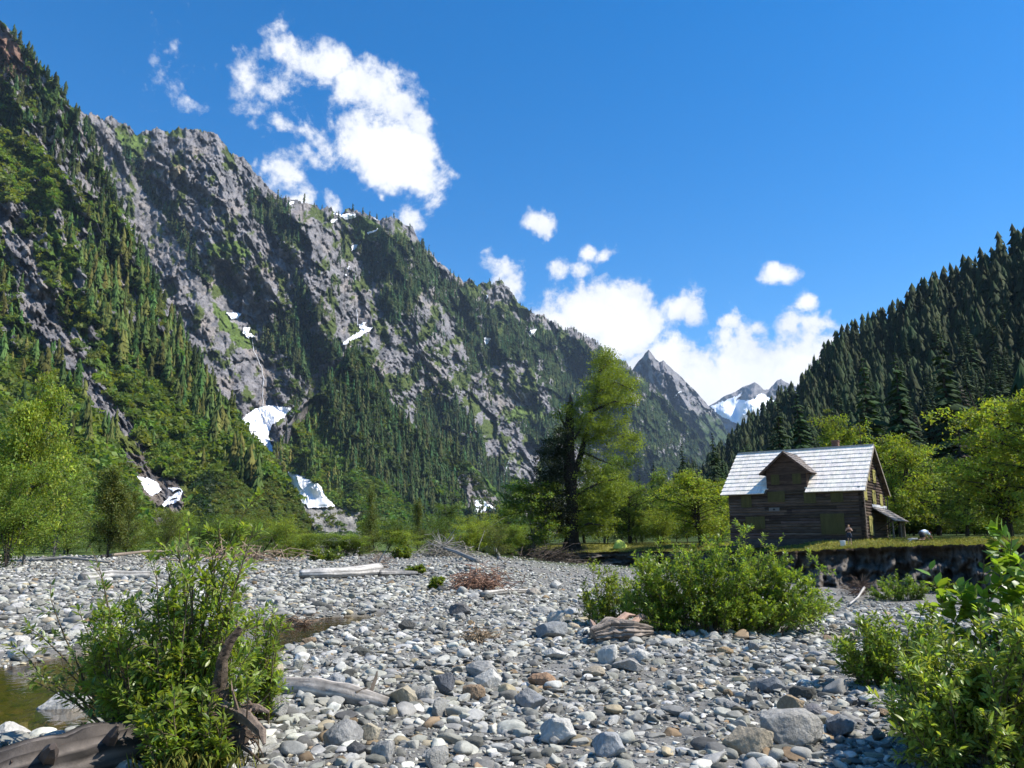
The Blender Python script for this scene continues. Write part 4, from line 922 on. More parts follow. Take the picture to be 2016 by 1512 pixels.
# ---- the big cottonwood: broken dark trunk and a second leader that leans away from it
def cottonwood():
    Y = 101.0; base = at(1127, 1078, Y); base[2] = terrace_z(base[0], base[1]) - 0.3
    e = tag(empty('cottonwood_tree', base), 'huge dark cottonwood with a broken snag trunk and a leaning leafy top', 'tree')
    r = np.random.default_rng(909)
    W = lambda px, py, dy=0.0: at(px, py, Y + dy) - base
    wood = MB()
    main = [W(1127, 1084), W(1126, 1060), W(1127, 1000), W(1122, 930), W(1119, 880), W(1121, 830), W(1123, 792)]
    wood.tube(main, [1.35, 1.0, .85, .78, .72, .6, .34], 11, (0.035, 0.028, 0.022), 0.14)
    tr = wood.build('trunk', M_bark, e)
    sn = MB(); sn.tube([W(1122, 800), W(1124, 785), W(1122, 776)], [.4, .28, .05], 7, (0.07, 0.05, 0.04), .3); sn.build('broken_top', M_bark, tr)
    lead = [W(1124, 960), W(1142, 900, 1), W(1160, 830, 1.5), W(1176, 760, 1.5), W(1187, 690, 1)]
    lw = MB(); lw.tube(lead, [.5, .4, .3, .2, .05], 8, (0.05, 0.042, 0.034), .1)
    limbs = [((1122, 940), (1085, 925), (1062, 935)), ((1120, 900), (1096, 880), (1080, 868)), ((1122, 1000), (1085, 985), (1060, 990)), ((1121, 850), (1105, 825), (1098, 800)), ((1126, 980), (1180, 950), (1225, 940)), ((1150, 870), (1200, 850), (1258, 872)),
             ((1165, 810), (1210, 790), (1256, 800)), ((1172, 775), (1210, 752), (1248, 768)), ((1126, 1010), (1170, 1000), (1215, 995)), ((1124, 1040), (1090, 1035), (1068, 1040)), ((1145, 890), (1180, 905), (1205, 915)), ((1180, 730), (1200, 715), (1215, 705)), ((1127, 1045), (1160, 1030), (1190, 1035)), ((1122, 880), (1140, 850), (1150, 820))]
    for a, b, c in limbs:
        dz = r.uniform(-3, 3); lw.tube([W(*a), W(*b, dz * .6), W(*c, dz)], [.22, .14, .04], 5, (0.045, 0.038, 0.03), cap=False)
    lw.build('limb', M_bark, e)
    # crown: leaf clumps in an outline taken limb by limb: (px, py, radius px, number of clumps, tone)
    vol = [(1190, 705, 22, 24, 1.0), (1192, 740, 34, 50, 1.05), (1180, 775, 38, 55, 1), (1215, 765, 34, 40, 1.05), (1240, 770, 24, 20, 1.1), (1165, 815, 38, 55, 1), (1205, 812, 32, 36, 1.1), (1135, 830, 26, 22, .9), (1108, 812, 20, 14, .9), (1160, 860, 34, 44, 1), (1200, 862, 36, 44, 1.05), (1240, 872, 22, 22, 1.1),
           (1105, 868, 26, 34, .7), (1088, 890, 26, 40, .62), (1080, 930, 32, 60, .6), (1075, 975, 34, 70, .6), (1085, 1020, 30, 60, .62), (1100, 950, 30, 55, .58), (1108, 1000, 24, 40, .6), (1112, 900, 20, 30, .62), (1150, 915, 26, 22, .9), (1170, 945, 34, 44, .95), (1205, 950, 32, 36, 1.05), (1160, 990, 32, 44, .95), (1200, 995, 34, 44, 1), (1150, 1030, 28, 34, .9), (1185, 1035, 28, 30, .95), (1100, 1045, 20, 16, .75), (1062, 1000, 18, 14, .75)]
    cen, tone, drk = [], [], []  # dark flag marks left clumps: crown's shaded side painted into leaf colour
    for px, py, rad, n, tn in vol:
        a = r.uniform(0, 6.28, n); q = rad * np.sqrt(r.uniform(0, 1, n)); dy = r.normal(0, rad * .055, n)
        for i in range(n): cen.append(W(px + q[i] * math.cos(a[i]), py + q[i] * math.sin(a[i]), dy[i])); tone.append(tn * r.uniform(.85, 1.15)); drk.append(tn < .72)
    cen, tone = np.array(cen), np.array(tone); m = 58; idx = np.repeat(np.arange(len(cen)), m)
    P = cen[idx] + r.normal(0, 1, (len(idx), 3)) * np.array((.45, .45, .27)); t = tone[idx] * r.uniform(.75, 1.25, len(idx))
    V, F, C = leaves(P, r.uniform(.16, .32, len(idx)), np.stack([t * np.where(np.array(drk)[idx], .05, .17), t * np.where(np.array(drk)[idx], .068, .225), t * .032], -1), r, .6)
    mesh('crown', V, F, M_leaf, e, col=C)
cottonwood()
# ------------------------------------------------------------------ the log chalet
HB = at(1703, 1066, 70.0)
HB[2] = 1.33
house = tag(empty('log_cabin', HB, R(-36.9)), 'old two-storey log cabin with pale shake roof and olive shutters', 'cabin')
LG, DP, WH = 12.3, 9.5, 4.9          # length, depth, wall height
rp = (9.0 - WH) / (DP / 2)            # roof rise per metre
rh = np.random.default_rng(12)
BROWN = np.array((0.078, 0.056, 0.042))
def logs(mb, p0, ux, length, z0, z1, nrm, clip=None, skip=()):
    """a wall of bevelled log courses from p0 along ux, facing nrm; clip(z) gives the free (lo, hi) range"""
    n = int(round((z1 - z0) / 0.272)); dz = (z1 - z0) / n
    for i in range(n):
        a = z0 + i * dz; lo, hi = (0, length) if clip is None else clip(a + dz * .5)
        if hi - lo < .1: continue
        cuts = [lo] + sorted(rh.uniform(lo, hi, 2).tolist() if hi - lo > 3 else []) + [hi]
        for s0, s1 in zip(cuts[:-1], cuts[1:]):
            if s1 - s0 < .05: continue
            prof = [(0, 0), (.05, .01), (.095, dz * .3), (.085, dz * .72), (.035, dz * .93), (0, dz * .95)]
            j = rh.uniform(-.012, .012); nseg = max(int((s1 - s0) / 1.2), 1); V, F = [], []
            for k in range(nseg + 1):
                s = s0 + (s1 - s0) * k / nseg; wv = rh.uniform(-.008, .008)
                for d, h in prof: V.append(np.array(p0) + np.array(ux) * s + np.array(nrm) * (d + j * (d > 0)) + np.array((0, 0, a + h + wv * (0 < h < dz * .9))))
            m = len(prof)
            for k in range(nseg):
                for q in range(m - 1): F.append((k * m + q, k * m + q + 1, (k + 1) * m + q + 1, (k + 1) * m + q))
            F += [tuple(range(m)), tuple(nseg * m + q for q in range(m))[::-1]]
            mb.add(V, F, BROWN * rh.uniform(0.55, 1.5) * np.array((1, rh.uniform(.94, 1.04), rh.uniform(.9, 1.1))))
# front wall: right up to the dormer in its stretch
DX0, DX1 = -8.45, -4.65
w = MB(); logs(w, (-LG, 0, 0), (1, 0, 0), LG, 0.25, WH - .02, (0, -1, 0)); w.box(-LG, 0, .0, .12, -.6, WH - .02, BROWN * .4); w.box(-LG - .05, .05, -.06, .1, -.6, .25, (0.06, 0.055, 0.05)); w.build('wall', M_log, house)
gcl = lambda z: (0, DP) if z < WH else ((z - WH) / rp, DP - (z - WH) / rp)
w = MB(); logs(w, (0, 0, 0), (0, 1, 0), DP, 0.25, 8.95, (1, 0, 0), gcl)
w.add([(-.03, .1, -.5), (-.03, DP, -.5), (-.03, DP, WH), (-.03, DP / 2, 8.93), (-.03, .1, WH), (-.14, .1, -.5), (-.14, DP, -.5), (-.14, DP, WH), (-.14, DP / 2, 8.93), (-.14, .1, WH)], [(0, 1, 2, 3, 4), (5, 9, 8, 7, 6), (0, 4, 9, 5), (1, 6, 7, 2)], BROWN * .4); w.build('wall', M_log, house)
w = MB(); logs(w, (-LG, 0, 0), (0, 1, 0), DP, 0.25, 8.95, (-1, 0, 0), gcl); w.build('wall', M_log, house)
w = MB(); logs(w, (-LG, DP, 0), (1, 0, 0), LG, 0.25, WH - .02, (0, 1, 0)); w.build('wall', M_log, house)
# notched corner: stacked log ends and the pale corner board
w = MB()
for i in range(17):
    z = .25 + i * .272; d = rh.uniform(.12, .22)
    w.box(-.02, d + .05, -.16, .05, z + .02, z + .24, BROWN * rh.uniform(.4, .9)); w.box(-.18, .03, -d - .05, -.17, z + .03, z + .25, BROWN * rh.uniform(.35, .8))
w.build('corner_notching', M_log, house)
w = MB(); w.box(.235, .262, -.02, .16, -.3, WH - .1, (0.2, 0.17, 0.14)); w.build('corner_board', M_log, house)
# shake roofs
def shakes(mb, o, ux, length, dn, slope, ncourse, base, nrm, cut=None, t=.035, wid=(.16, .34), spread=.16):
    """courses of shakes from the eave up: o lower corner, ux along, dn up-slope direction"""
    o, ux, dn, nrm = [np.asarray(v, float) for v in (o, ux, dn, nrm)]; st = slope / ncourse
    for i in range(ncourse):
        s = 0.0
        while s < length - .01:
            wd = min(rh.uniform(*wid), length - s); a, b = s, s + wd - .006; s += wd
            if cut and cut((a + b) / 2, (i + .5) * st): continue
            l0 = i * st - rh.uniform(0, .03) * (i > 0); l1 = (i + 1) * st + .07
            h0 = t * rh.uniform(1.0, 1.6) + .012; h1 = .004
            P = lambda q, l, h: o + ux * q + dn * l + nrm * h
            V = [P(a, l0, -.01), P(b, l0, -.01), P(b, l1, -.01), P(a, l1, -.01), P(a, l0, h0 + rh.uniform(0, .008)), P(b, l0, h0), P(b, l1, h1), P(a, l1, h1)]
            mb.add(V, [(0, 3, 2, 1), (4, 5, 6, 7), (0, 1, 5, 4), (1, 2, 6, 5), (3, 0, 4, 7), (2, 3, 7, 6)], np.array(base) * (1 + rh.uniform(-spread, spread)) * np.array((1, 1 + rh.uniform(-.02, .02), 1 + rh.uniform(-.04, .04))))
OV, OE = .5, .55                       # overhang at the gables and eaves
cs = math.hypot(1, rp); up = np.array((0, 1 / cs, rp / cs)); upb = np.array((0, -1 / cs, rp / cs))
nF, nB = np.array((0, -rp / cs, 1 / cs)), np.array((0, rp / cs, 1 / cs))
zE = WH - OE * rp + .06
SL = (DP / 2 + OE) * cs
roof = MB()
def cutF(s, l):
    x = s - LG - OV - .2; yy = l / cs - OE
    if DX0 < x < DX1 and yy < .12: return True
    z = zE + l * rp / cs; hw = 2.2 - max(z - 6.4, 0) / .9          # inside the dormer
    return abs(x - (DX0 + DX1) / 2) < hw - .15 and yy > -.1 and z > 5.0 and z < 8.2 and yy < (8.2 - WH) / rp - .25 and (DX0 + .1 < x < DX1 - .1)
shakes(roof, (-LG - OV - .2, -OE, zE), (1, 0, 0), LG + 2 * OV + .2, up, SL, 11, (0.86, 0.775, 0.66), nF, cutF, .036, (.2, .5), .1)
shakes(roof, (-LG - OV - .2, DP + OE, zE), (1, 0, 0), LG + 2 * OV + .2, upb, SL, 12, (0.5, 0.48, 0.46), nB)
mr = roof.build('roof', M_shake, house)
dk = MB()                              # roof boards and barge boards under the shakes
def slab(mb, pts, n, th, c):
    pts = np.asarray(pts, float); V = np.concatenate([pts, pts - np.asarray(n) * th]); k = len(pts)
    mb.add(V, [tuple(range(k)), tuple(range(2 * k - 1, k - 1, -1))] + [(i, (i + 1) % k, k + (i + 1) % k, k + i) for i in range(k)], c)
def rf(x, l, back=False):
    return (np.array((x, DP + OE, zE)) + upb * l if back else np.array((x, -OE, zE)) + up * l) - (nB if back else nF) * .02
x0, x1 = -LG - OV - .15, OV - .03; le = OE * cs + .12
slab(dk, [rf(x0, 0.02), rf(DX0, .02), rf(DX0, SL), rf(x0, SL)], nF, .05, (0.12, .09, .065)); slab(dk, [rf(DX1, .02), rf(x1, .02), rf(x1, SL), rf(DX1, SL)], nF, .05, (0.12, .09, .065))
slab(dk, [rf(DX0 + .001, le + 3.6), rf(DX1 - .001, le + 3.6), rf(DX1 - .001, SL), rf(DX0 + .001, SL)], nF, .05, (0.12, .09, .065))
slab(dk, [rf(x0, .02, 1), rf(x0, SL, 1), rf(x1, SL, 1), rf(x1, .02, 1)], nB, .05, (0.12, .09, .065)); dk.build('roof_boards', M_log, mr)
for xx, c in ((x1 + .004, (0.30, .26, .22)), (x0 - .05, (0.1, .08, .06))):
    for bk in (False, True):
        bg = MB(); a, b = rf(xx, -.03, bk), rf(xx, SL, bk); n_ = nB if bk else nF
        slab(bg, [a + n_ * .05, b + n_ * .05, b - n_ * .17, a - n_ * .17], (-1, 0, 0), .045, c); bg.build('barge_board', M_log, mr)
rd = MB(); rd.box(-LG - OV - .1, OV - .05, DP / 2 - .13, DP / 2 + .13, 9.0 + .10, 9.0 + .16, (0.45, .43, .41)); rd.build('ridge_board', M_shake, mr)
ch = MB(); ch.box(-3.45, -2.85, DP / 2 + .3, DP / 2 + .95, 8.2, 9.72, (0.2, 0.12, 0.09)); ch.box(-3.5, -2.8, DP / 2 + .25, DP / 2 + 1.0, 9.721, 9.83, (0.18, 0.115, 0.09)); ch.build('chimney', M_soil, mr)
# rafters under the gable overhang
rt = MB()
for bk in (False, True):
    for k in range(5):
        l = .5 + k * 1.4; a = rf(.02, l, bk) - (nB if bk else nF) * .06; rt.box(.0, .42, a[1] - .06, a[1] + .06, a[2] - .16, a[2] - .06, (0.07, .055, .04))
rt.build('outlooker', M_log, mr)
# dormer: wall, roof and shutters
dcx = (DX0 + DX1) / 2; dm = MB()
DW, DE, DR = 1.9, 6.35, 8.42           # half width, eave height, ridge height
def dcl(z):
    return (0, 2 * DW) if z < 6.7 else ((z - 6.7) / .9, 2 * DW - (z - 6.7) / .9)
n = 17
for i in range(n):
    z0 = WH - .1 + i * .21; lo, hi = dcl(z0 + .1)
    if hi - lo > .1: dm.box(dcx - DW + lo, dcx - DW + hi, -.07 - .012 * (i % 2), .06, z0, z0 + .2, np.array((0.085, 0.055, 0.04)) * rh.uniform(.6, 1.2))
dm.box(dcx - DW, dcx - DW + .08, .061, 2.2, WH - .1, 6.5, BROWN * .7); dm.box(dcx + DW - .08, dcx + DW, .061, 2.2, WH - .1, 6.5, BROWN * .7)
dormer = dm.build('dormer', M_log, house)
pd = (DR - DE) / 2.42; cd = math.hypot(1, pd); yb = (DR - WH) / rp; de = MB(); brd = MB()
for sgn in (-1, 1):
    dn = np.array((-sgn / cd, 0, pd / cd)); nn = np.array((sgn * pd / cd, 0, 1 / cd)); o = np.array((dcx + sgn * 2.42, -.62, DE))
    L0 = 2.42 * cd
    cutd = lambda s, l: (s - .62) > (DE + l * pd / cd - WH) / rp + .12
    shakes(de, o, (0, 1, 0), yb + .75, dn, L0, 7, (0.20, 0.165, 0.14), nn, cutd, .03, (.15, .3), .3)
    slab(brd, [o - nn * .02, o + dn * L0 - nn * .02, np.array((dcx, yb, DR)) - nn * .02, np.array((dcx + sgn * 2.42, (DE - WH) / rp, DE)) - nn * .02], nn, .05, (0.08, .055, .04))
    a, b = o + np.array((0, -.03, 0)), o + dn * L0 + np.array((0, -.03, 0)); slab(brd, [a + nn * .03, b + nn * .03, b - nn * .16, a - nn * .16], (0, -1, 0), .04, (0.11, .065, .045))
dr = de.build('roof', M_shake, dormer); brd.build('roof_boards', M_log, dormer)
OLIVE = np.array((0.075, 0.066, 0.02))  # shutter paint darkened, with the shade of the front wall put into it
def shutter(par, a0, a1, z0, z1, plane, off, c=OLIVE):
    m = MB(); nb = max(int((a1 - a0) / .22), 2); st = (a1 - a0) / nb
    for k in range(nb):
        s0, s1 = a0 + k * st, a0 + (k + 1) * st - .008
        if plane == 'y': m.box(s0, s1, off - .035, off, z0, z1, c * rh.uniform(.88, 1.1))
        else: m.box(off, off + .035, s0, s1, z0, z1, c * rh.uniform(.88, 1.1))
    for zz in (z0 + .15 * (z1 - z0), z1 - .15 * (z1 - z0)):
        if plane == 'y': m.box(a0 + .02, a1 - .02, off - .06, off - .036, zz - .05, zz + .05, c * .9)
        else: m.box(off + .036, off + .06, a0 + .02, a1 - .02, zz - .05, zz + .05, c * .9)
    return m.build('shutter', M_paint, par)
for a in ((-10.7, -8.8, 1.2, 2.35), (-3.65, -1.55, .65, 2.5), (-11.05, -10.0, 3.25, 4.45), (-8.4, -6.75, 3.7, 4.68), (-5.0, -3.9, 3.5, 4.6), (-2.6, -1.5, 3.54, 4.66)): shutter(house, *a, 'y', -.115)
for a in ((dcx - 1.42, dcx - .62, 5.35, 6.3), (dcx + .62, dcx + 1.42, 5.35, 6.3)): shutter(dormer, *a, 'y', -.11)
for a in ((.6, 1.75, 3.7, 4.85), (3.9, 5.2, 3.45, 4.75), (6.9, 8.0, 3.35, 4.5), (4.75, 5.9, 5.5, 6.75), (2.7, 3.4, 5.55, 6.3), (1.7, 3.1, .55, 2.3)): shutter(house, *a, 'x', .118, OLIVE * 4.6)  # same shutter paint lightened: sunlight on the gable is in the colour
pl = MB(); pl.box(-8.35, -7.35, -.15, -.115, 2.82, 3.16, (0.14, 0.13, 0.12)); pl.box(-7.97, -7.75, -.158, -.151, 2.9, 3.08, (0.03, 0.03, 0.03)); pl.build('plaque', M_plain, house)
# porch on the gable side
po = MB(); PY0, PY1, PX = 3.4, 9.8, 1.85; zW, zO = 3.1, 1.86; sl = math.hypot(PX, zW - zO)
dn = np.array((-PX / sl, 0, (zW - zO) / sl)); nn = np.array(((zW - zO) / sl, 0, PX / sl))
shakes(po, (PX + .12, PY0, zO), (0, 1, 0), PY1 - PY0, dn, sl, 5, (0.25, 0.22, 0.2), nn, None, .03, (.15, .3), .25)
pm = po.build('porch_roof', M_shake, house)
b = MB(); slab(b, [np.array((PX + .1, PY0, zO)) - nn * .02, np.array((PX + .1, PY1, zO)) - nn * .02, np.array((.12, PY1, zW)) - nn * .02, np.array((.12, PY0, zW)) - nn * .02], nn, .05, (0.09, .07, .05)); b.box(PX - .35, PX - .2, PY0 + .1, PY1 - .1, zO - .02, zO + .1, (0.08, .06, .045)); b.build('porch_frame', M_log, pm)
fl = MB(); slab(fl, [(.13, PY0 + .1, zW + .07), (.13, PY1 - .1, zW + .07), (.13, PY1 - .1, zW + .32), (.13, PY0 + .1, zW + .32)], (1, 0, 0), .02, (0.62, 0.62, 0.64)); fl.build('flashing', M_plain, pm)
for yy in (PY0 + .9, PY1 - 2.0, PY1 - .4):
    m = MB(); m.tube([(PX - .28, yy, -.6), (PX - .28, yy, zO)], .085, 8, (0.2, 0.17, 0.14), .05); m.build('porch_post', M_bark, house)
    m = MB(); m.tube([(.14, yy - .02, .95), (PX - .3, yy - .02, zO + .02)], .06, 6, (0.08, 0.06, 0.05)); m.build('porch_brace', M_bark, house)
fo = MB(); fo.box(.13, PX - .2, PY0 + .3, PY1, -.5, .16, (0.10, 0.085, 0.07)); fo.build('porch_floor', M_log, house)
dp = MB(); dp.tube([(.3, DP + .1, WH - .5), (.2, DP + .12, 3.2), (.2, DP + .12, .2)], .05, 6, (0.1, .09, .08)); dp.build('downpipe', M_plain, house)
# thin pole rising behind the roof
pp = at(1711, 1040, 84); pp[2] = floor_z(pp[0], pp[1])
m = MB(); htop = float(at(1709, 822, 84)[2]); m.tube([pp, (pp[0] - .1, pp[1], htop * .6), (pp[0] - .05, pp[1], htop)], [.09, .06, .02], 6, (0.06, .05, .04)); tag(m.build('dead_pole', M_bark), 'thin bare dead stem sticking up behind the cabin ridge', 'dead tree')
# ------------------------------------------------------------------ people and camp things
def figure(name, joints, edges, radii, loc, rz, scale, label, skin=(0.50, 0.29, 0.2)):
    me = bpy.data.meshes.new(name); keys = list(joints)
    me.from_pydata([joints[k] for k in keys], [(keys.index(a), keys.index(b)) for a, b in edges], []); me.update()
    o = bpy.data.objects.new(name, me); COL.objects.link(o)
    sm = o.modifiers.new('skin', 'SKIN'); ss = o.modifiers.new('smooth', 'SUBSURF'); ss.levels = 2; ss.render_levels = 2
    for i, k in enumerate(keys):
        sv_ = me.skin_vertices[0].data[i]; rr_ = radii.get(k, .03); sv_.radius = rr_ if isinstance(rr_, tuple) else (rr_, rr_)
        sv_.use_root = (k == 'pelvis')
    sm.use_smooth_shade = True
    mt = bpy.data.materials.new('skin_tone'); mt.use_nodes = True; pb = mt.node_tree.nodes['Principled BSDF']; pb.inputs['Base Color'].default_value = (*skin, 1); pb.inputs['Roughness'].default_value = .55
    me.materials.append(mt)
    o.location = loc; o.rotation_euler = (0, 0, rz); o.scale = (scale,) * 3
    return tag(o, label, 'person')
def hand(J, E_, Rd, s, wrist, d, up_, curl):
    """palm, four fingers of unequal length and a thumb from the wrist joint along d"""
    w, d, u = np.array(J[wrist]), np.array(d, float), np.array(up_, float); d /= np.linalg.norm(d); u /= np.linalg.norm(u); sd_ = np.cross(d, u)
    J[s + 'palm'] = tuple(w + d * .055); Rd[s + 'palm'] = (.032, .02); E_.append((wrist, s + 'palm'))
    for i, (o, L) in enumerate(((-.03, .068), (-.01, .078), (.011, .074), (.03, .058))):
        a = w + d * .095 + sd_ * o
        for k, f in enumerate((0, .5, 1.0)):
            q = a + d * L * f * (1 - .25 * curl * f) - u * curl * L * .5 * f * f; nm = '%sf%d%d' % (s, i, k); J[nm] = tuple(q); Rd[nm] = .0085 - .001 * k
            E_.append((s + 'palm' if k == 0 else '%sf%d%d' % (s, i, k - 1), nm))
    a = w + d * .03 - sd_ * .035; J[s + 't0'] = tuple(a); J[s + 't1'] = tuple(a + d * .035 - sd_ * .02 - u * .012); Rd[s + 't0'] = .011; Rd[s + 't1'] = .008
    E_ += [(wrist, s + 't0'), (s + 't0', s + 't1')]
def head(J, E_, Rd, neck, c, fwd):
    c, f = np.array(c), np.array(fwd, float); f /= np.linalg.norm(f); u = c - np.array(J[neck]); u /= np.linalg.norm(u)
    for k, q, r_ in (('jaw', c - u * .06 + f * .02, (.058, .062)), ('skull', c + u * .02, (.075, .088)), ('crown', c + u * .075 - f * .01, (.06, .068))): J[k] = tuple(q); Rd[k] = r_
    E_ += [(neck, 'jaw'), ('jaw', 'skull'), ('skull', 'crown')]
def face(o, c, fwd, u):
    """eyes, nose and mouth as small raised pieces on the head"""
    c, f, u = [np.array(v, float) for v in (c, fwd, u)]; f /= np.linalg.norm(f); u = u - f * (u @ f); u /= np.linalg.norm(u); s = np.cross(f, u)
    m = MB()
    for sg in (-1, 1): m.tube([c + f * .078 + s * sg * .03 + u * .012 - s * .011, c + f * .086 + s * sg * .03 + u * .012, c + f * .078 + s * sg * .03 + u * .012 + s * .011], [.003, .008, .003], 6, (0.03, .02, .02))
    m.tube([c + f * .07 + u * .01, c + f * .105 - u * .025, c + f * .08 - u * .034], [.008, .014, .006], 6, (0.48, .27, .19)); m.tube([c + f * .076 - u * .055 - s * .022, c + f * .088 - u * .057, c + f * .076 - u * .055 + s * .022], [.003, .007, .003], 6, (0.4, .13, .1))
    for sg in (-1, 1): m.tube([c + s * sg * .074 + u * .02, c + s * sg * .086 - u * .005, c + s * sg * .074 - u * .03], [.008, .012, .006], 6, (0.48, .27, .19))
    m.build('face', M_skin, o)
def shell(name, par, paths, mat, c, seg=12):
    m = MB()
    for pts, rad in paths: m.tube(pts, rad, seg, c)
    return m.build(name, mat, par, smooth=True)
J = dict(pelvis=(0, 0, .92), belly=(0, .0, 1.06), chest=(0, 0, 1.26), collar=(0, 0, 1.39), neck=(0, .01, 1.45))
Ed = [('pelvis', 'belly'), ('belly', 'chest'), ('chest', 'collar'), ('collar', 'neck')]
Rd = dict(pelvis=(.15, .105), belly=(.125, .09), chest=(.145, .1), collar=(.09, .07), neck=.05)
head(J, Ed, Rd, 'neck', (0, .03, 1.56), (0, 1, -.15))
for s, g in (('l', -1), ('r', 1)):
    J.update({s + 'sh': (g * .17, 0, 1.36), s + 'el': (g * .27, .10, 1.15), s + 'wr': (g * .085, .25, 1.31), s + 'hip': (g * .085, 0, .86), s + 'kn': (g * .1, .025, .48), s + 'an': (g * .105, -.01, .09), s + 'toe': (g * .12, .13, .03)})
    Rd.update({s + 'sh': .052, s + 'el': .038, s + 'wr': .028, s + 'hip': .085, s + 'kn': .055, s + 'an': .037, s + 'toe': (.042, .026)})
    Ed += [('collar', s + 'sh'), (s + 'sh', s + 'el'), (s + 'el', s + 'wr'), ('pelvis', s + 'hip'), (s + 'hip', s + 'kn'), (s + 'kn', s + 'an'), (s + 'an', s + 'toe')]
    hand(J, Ed, Rd, s, s + 'wr', (-g * .35, .0, .9), (0, 1, .2), .5)
pq = at(1673, 1066, 66.5); pq[2] = floor_z(pq[0], pq[1])
per = figure('person', J, Ed, Rd, pq, R(158), 1.0, 'person in dark shorts standing by the cabin with hands raised to face')
shell('shorts', per, [([(0, 0, .82), (0, 0, .92), (0, 0, 1.03)], [.17, .178, .15])] + [([(g * .085, 0, .9), (g * .1, .01, .72), (g * .105, .015, .56)], [.105, .098, .092]) for g in (-1, 1)], M_cloth, (0.035, 0.045, 0.065))
shell('top', per, [([(0, 0, 1.12), (0, 0, 1.22), (0, 0, 1.31)], [.145, .168, .155])], M_cloth, (0.10, 0.06, 0.05))
shell('hair', per, [([(0, -.03, 1.50), (0, -.02, 1.58), (0, .0, 1.655), (0, .01, 1.685)], [.085, .103, .085, .03])], M_cloth, (0.25, 0.15, 0.07)); face(per, (0, .03, 1.56), (0, 1, -.15), (0, .15, 1))
J = dict(pelvis=(0, 0, .50), belly=(0, .17, .56), chest=(0, .36, .56), collar=(0, .49, .52), neck=(0, .56, .49))
Ed = [('pelvis', 'belly'), ('belly', 'chest'), ('chest', 'collar'), ('collar', 'neck')]
Rd = dict(pelvis=(.15, .13), belly=(.13, .12), chest=(.15, .125), collar=(.1, .085), neck=.05)
head(J, Ed, Rd, 'neck', (0, .66, .47), (0, .5, -.85))
for s, g in (('l', -1), ('r', 1)):
    J.update({s + 'sh': (g * .17, .46, .50), s + 'el': (g * .23, .56, .27), s + 'wr': (g * .17, .72, .10), s + 'hip': (g * .09, -.02, .44), s + 'kn': (g * .13, .12, .07), s + 'an': (g * .12, -.28, .06), s + 'toe': (g * .12, -.38, .03)})
    Rd.update({s + 'sh': .056, s + 'el': .042, s + 'wr': .03, s + 'hip': .095, s + 'kn': .06, s + 'an': .04, s + 'toe': (.04, .028)})
    Ed += [('collar', s + 'sh'), (s + 'sh', s + 'el'), (s + 'el', s + 'wr'), ('pelvis', s + 'hip'), (s + 'hip', s + 'kn'), (s + 'kn', s + 'an'), (s + 'an', s + 'toe')]
    hand(J, Ed, Rd, s, s + 'wr', (-g * .1, .8, -.55), (0, .5, .8), .3)
pq = at(1815, 1056, 63.0); pq[2] = floor_z(pq[0], pq[1]) + .05
per = figure('person', J, Ed, Rd, pq, R(-78), 1.12, 'person in a white shirt kneeling bent over in the meadow grass', skin=(0.55, 0.25, 0.16))
shell('shirt', per, [([(0, -.04, .53), (0, .12, .585), (0, .3, .595), (0, .44, .56), (0, .52, .52)], [.15, .165, .182, .16, .09])] + [([(g * .15, .45, .51), (g * .2, .5, .38)], [.085, .07]) for g in (-1, 1)], M_cloth, (0.85, 0.85, 0.85))
shell('shorts', per, [([(0, .03, .52), (0, -.09, .48), (0, -.15, .40)], [.165, .175, .1])] + [([(g * .09, -.03, .46), (g * .12, .06, .24)], [.12, .1]) for g in (-1, 1)], M_cloth, (0.05, 0.05, 0.06))
shell('hair', per, [([(0, .56, .55), (0, .65, .56), (0, .72, .53), (0, .76, .48)], [.07, .1, .095, .05])], M_cloth, (0.12, 0.035, 0.02)); face(per, (0, .66, .47), (0, .5, -.85), (0, .8, .5))
bp_ = at(1659, 1067, 66.2); bp_[2] = floor_z(bp_[0], bp_[1])
bk = tag(empty('bucket', bp_), 'white bucket on the grass beside the standing person', 'bucket')
m = MB(); m.tube([(0, 0, 0), (0, 0, .02), (0, 0, .38), (0, 0, .4)], [.17, .185, .22, .23], 20, (0.72, 0.73, 0.75)); m.build('body', M_plain, bk, True)
m = MB(); m.tube([(0, 0, .401), (0, 0, .44), (0, 0, .46)], [.235, .235, .2], 20, (0.6, 0.62, 0.66)); m.build('lid', M_plain, bk, True)
m = MB(); m.tube([(.235 * math.cos(t), -.02 - .06 * math.sin(t), .36 - .16 * math.sin(t)) for t in np.linspace(0, np.pi, 9)], .008, 5, (0.2, 0.2, 0.2)); m.build('handle', M_plain, bk)
# small yellow-green tent
tp = at(1221, 1079, 97.0); tp[2] = floor_z(tp[0], tp[1]) - .03
tn = tag(empty('tent', tp, R(15)), 'small yellow-green tent pitched at the meadow edge', 'tent')
V, F = [], []
for i, u in enumerate(np.linspace(-1, 1, 11)):
    hgt = 1.05 * (1 - abs(u) ** 2.6) ** .6 * (1 - .25 * (u > 0) * u) + .02
    for k, a in enumerate(np.linspace(0, np.pi, 9)): V.append((u * .85, -math.cos(a) * .62 * (1 - .35 * abs(u) ** 3), math.sin(a) ** .75 * hgt))
F = [(i * 9 + k, i * 9 + k + 1, (i + 1) * 9 + k + 1, (i + 1) * 9 + k) for i in range(10) for k in range(8)]
m = MB(); m.add(V, F, (0.55, 0.62, 0.12)); m.build('canopy', M_cloth, tn, True)
m = MB(); m.add([(-.1, -.655, .03), (.38, -.655, .03), (.2, -.5, .72), (.04, -.5, .72)], [(0, 1, 2, 3)], (0.42, 0.5, 0.1)); m.build('door_flap', M_cloth, tn)
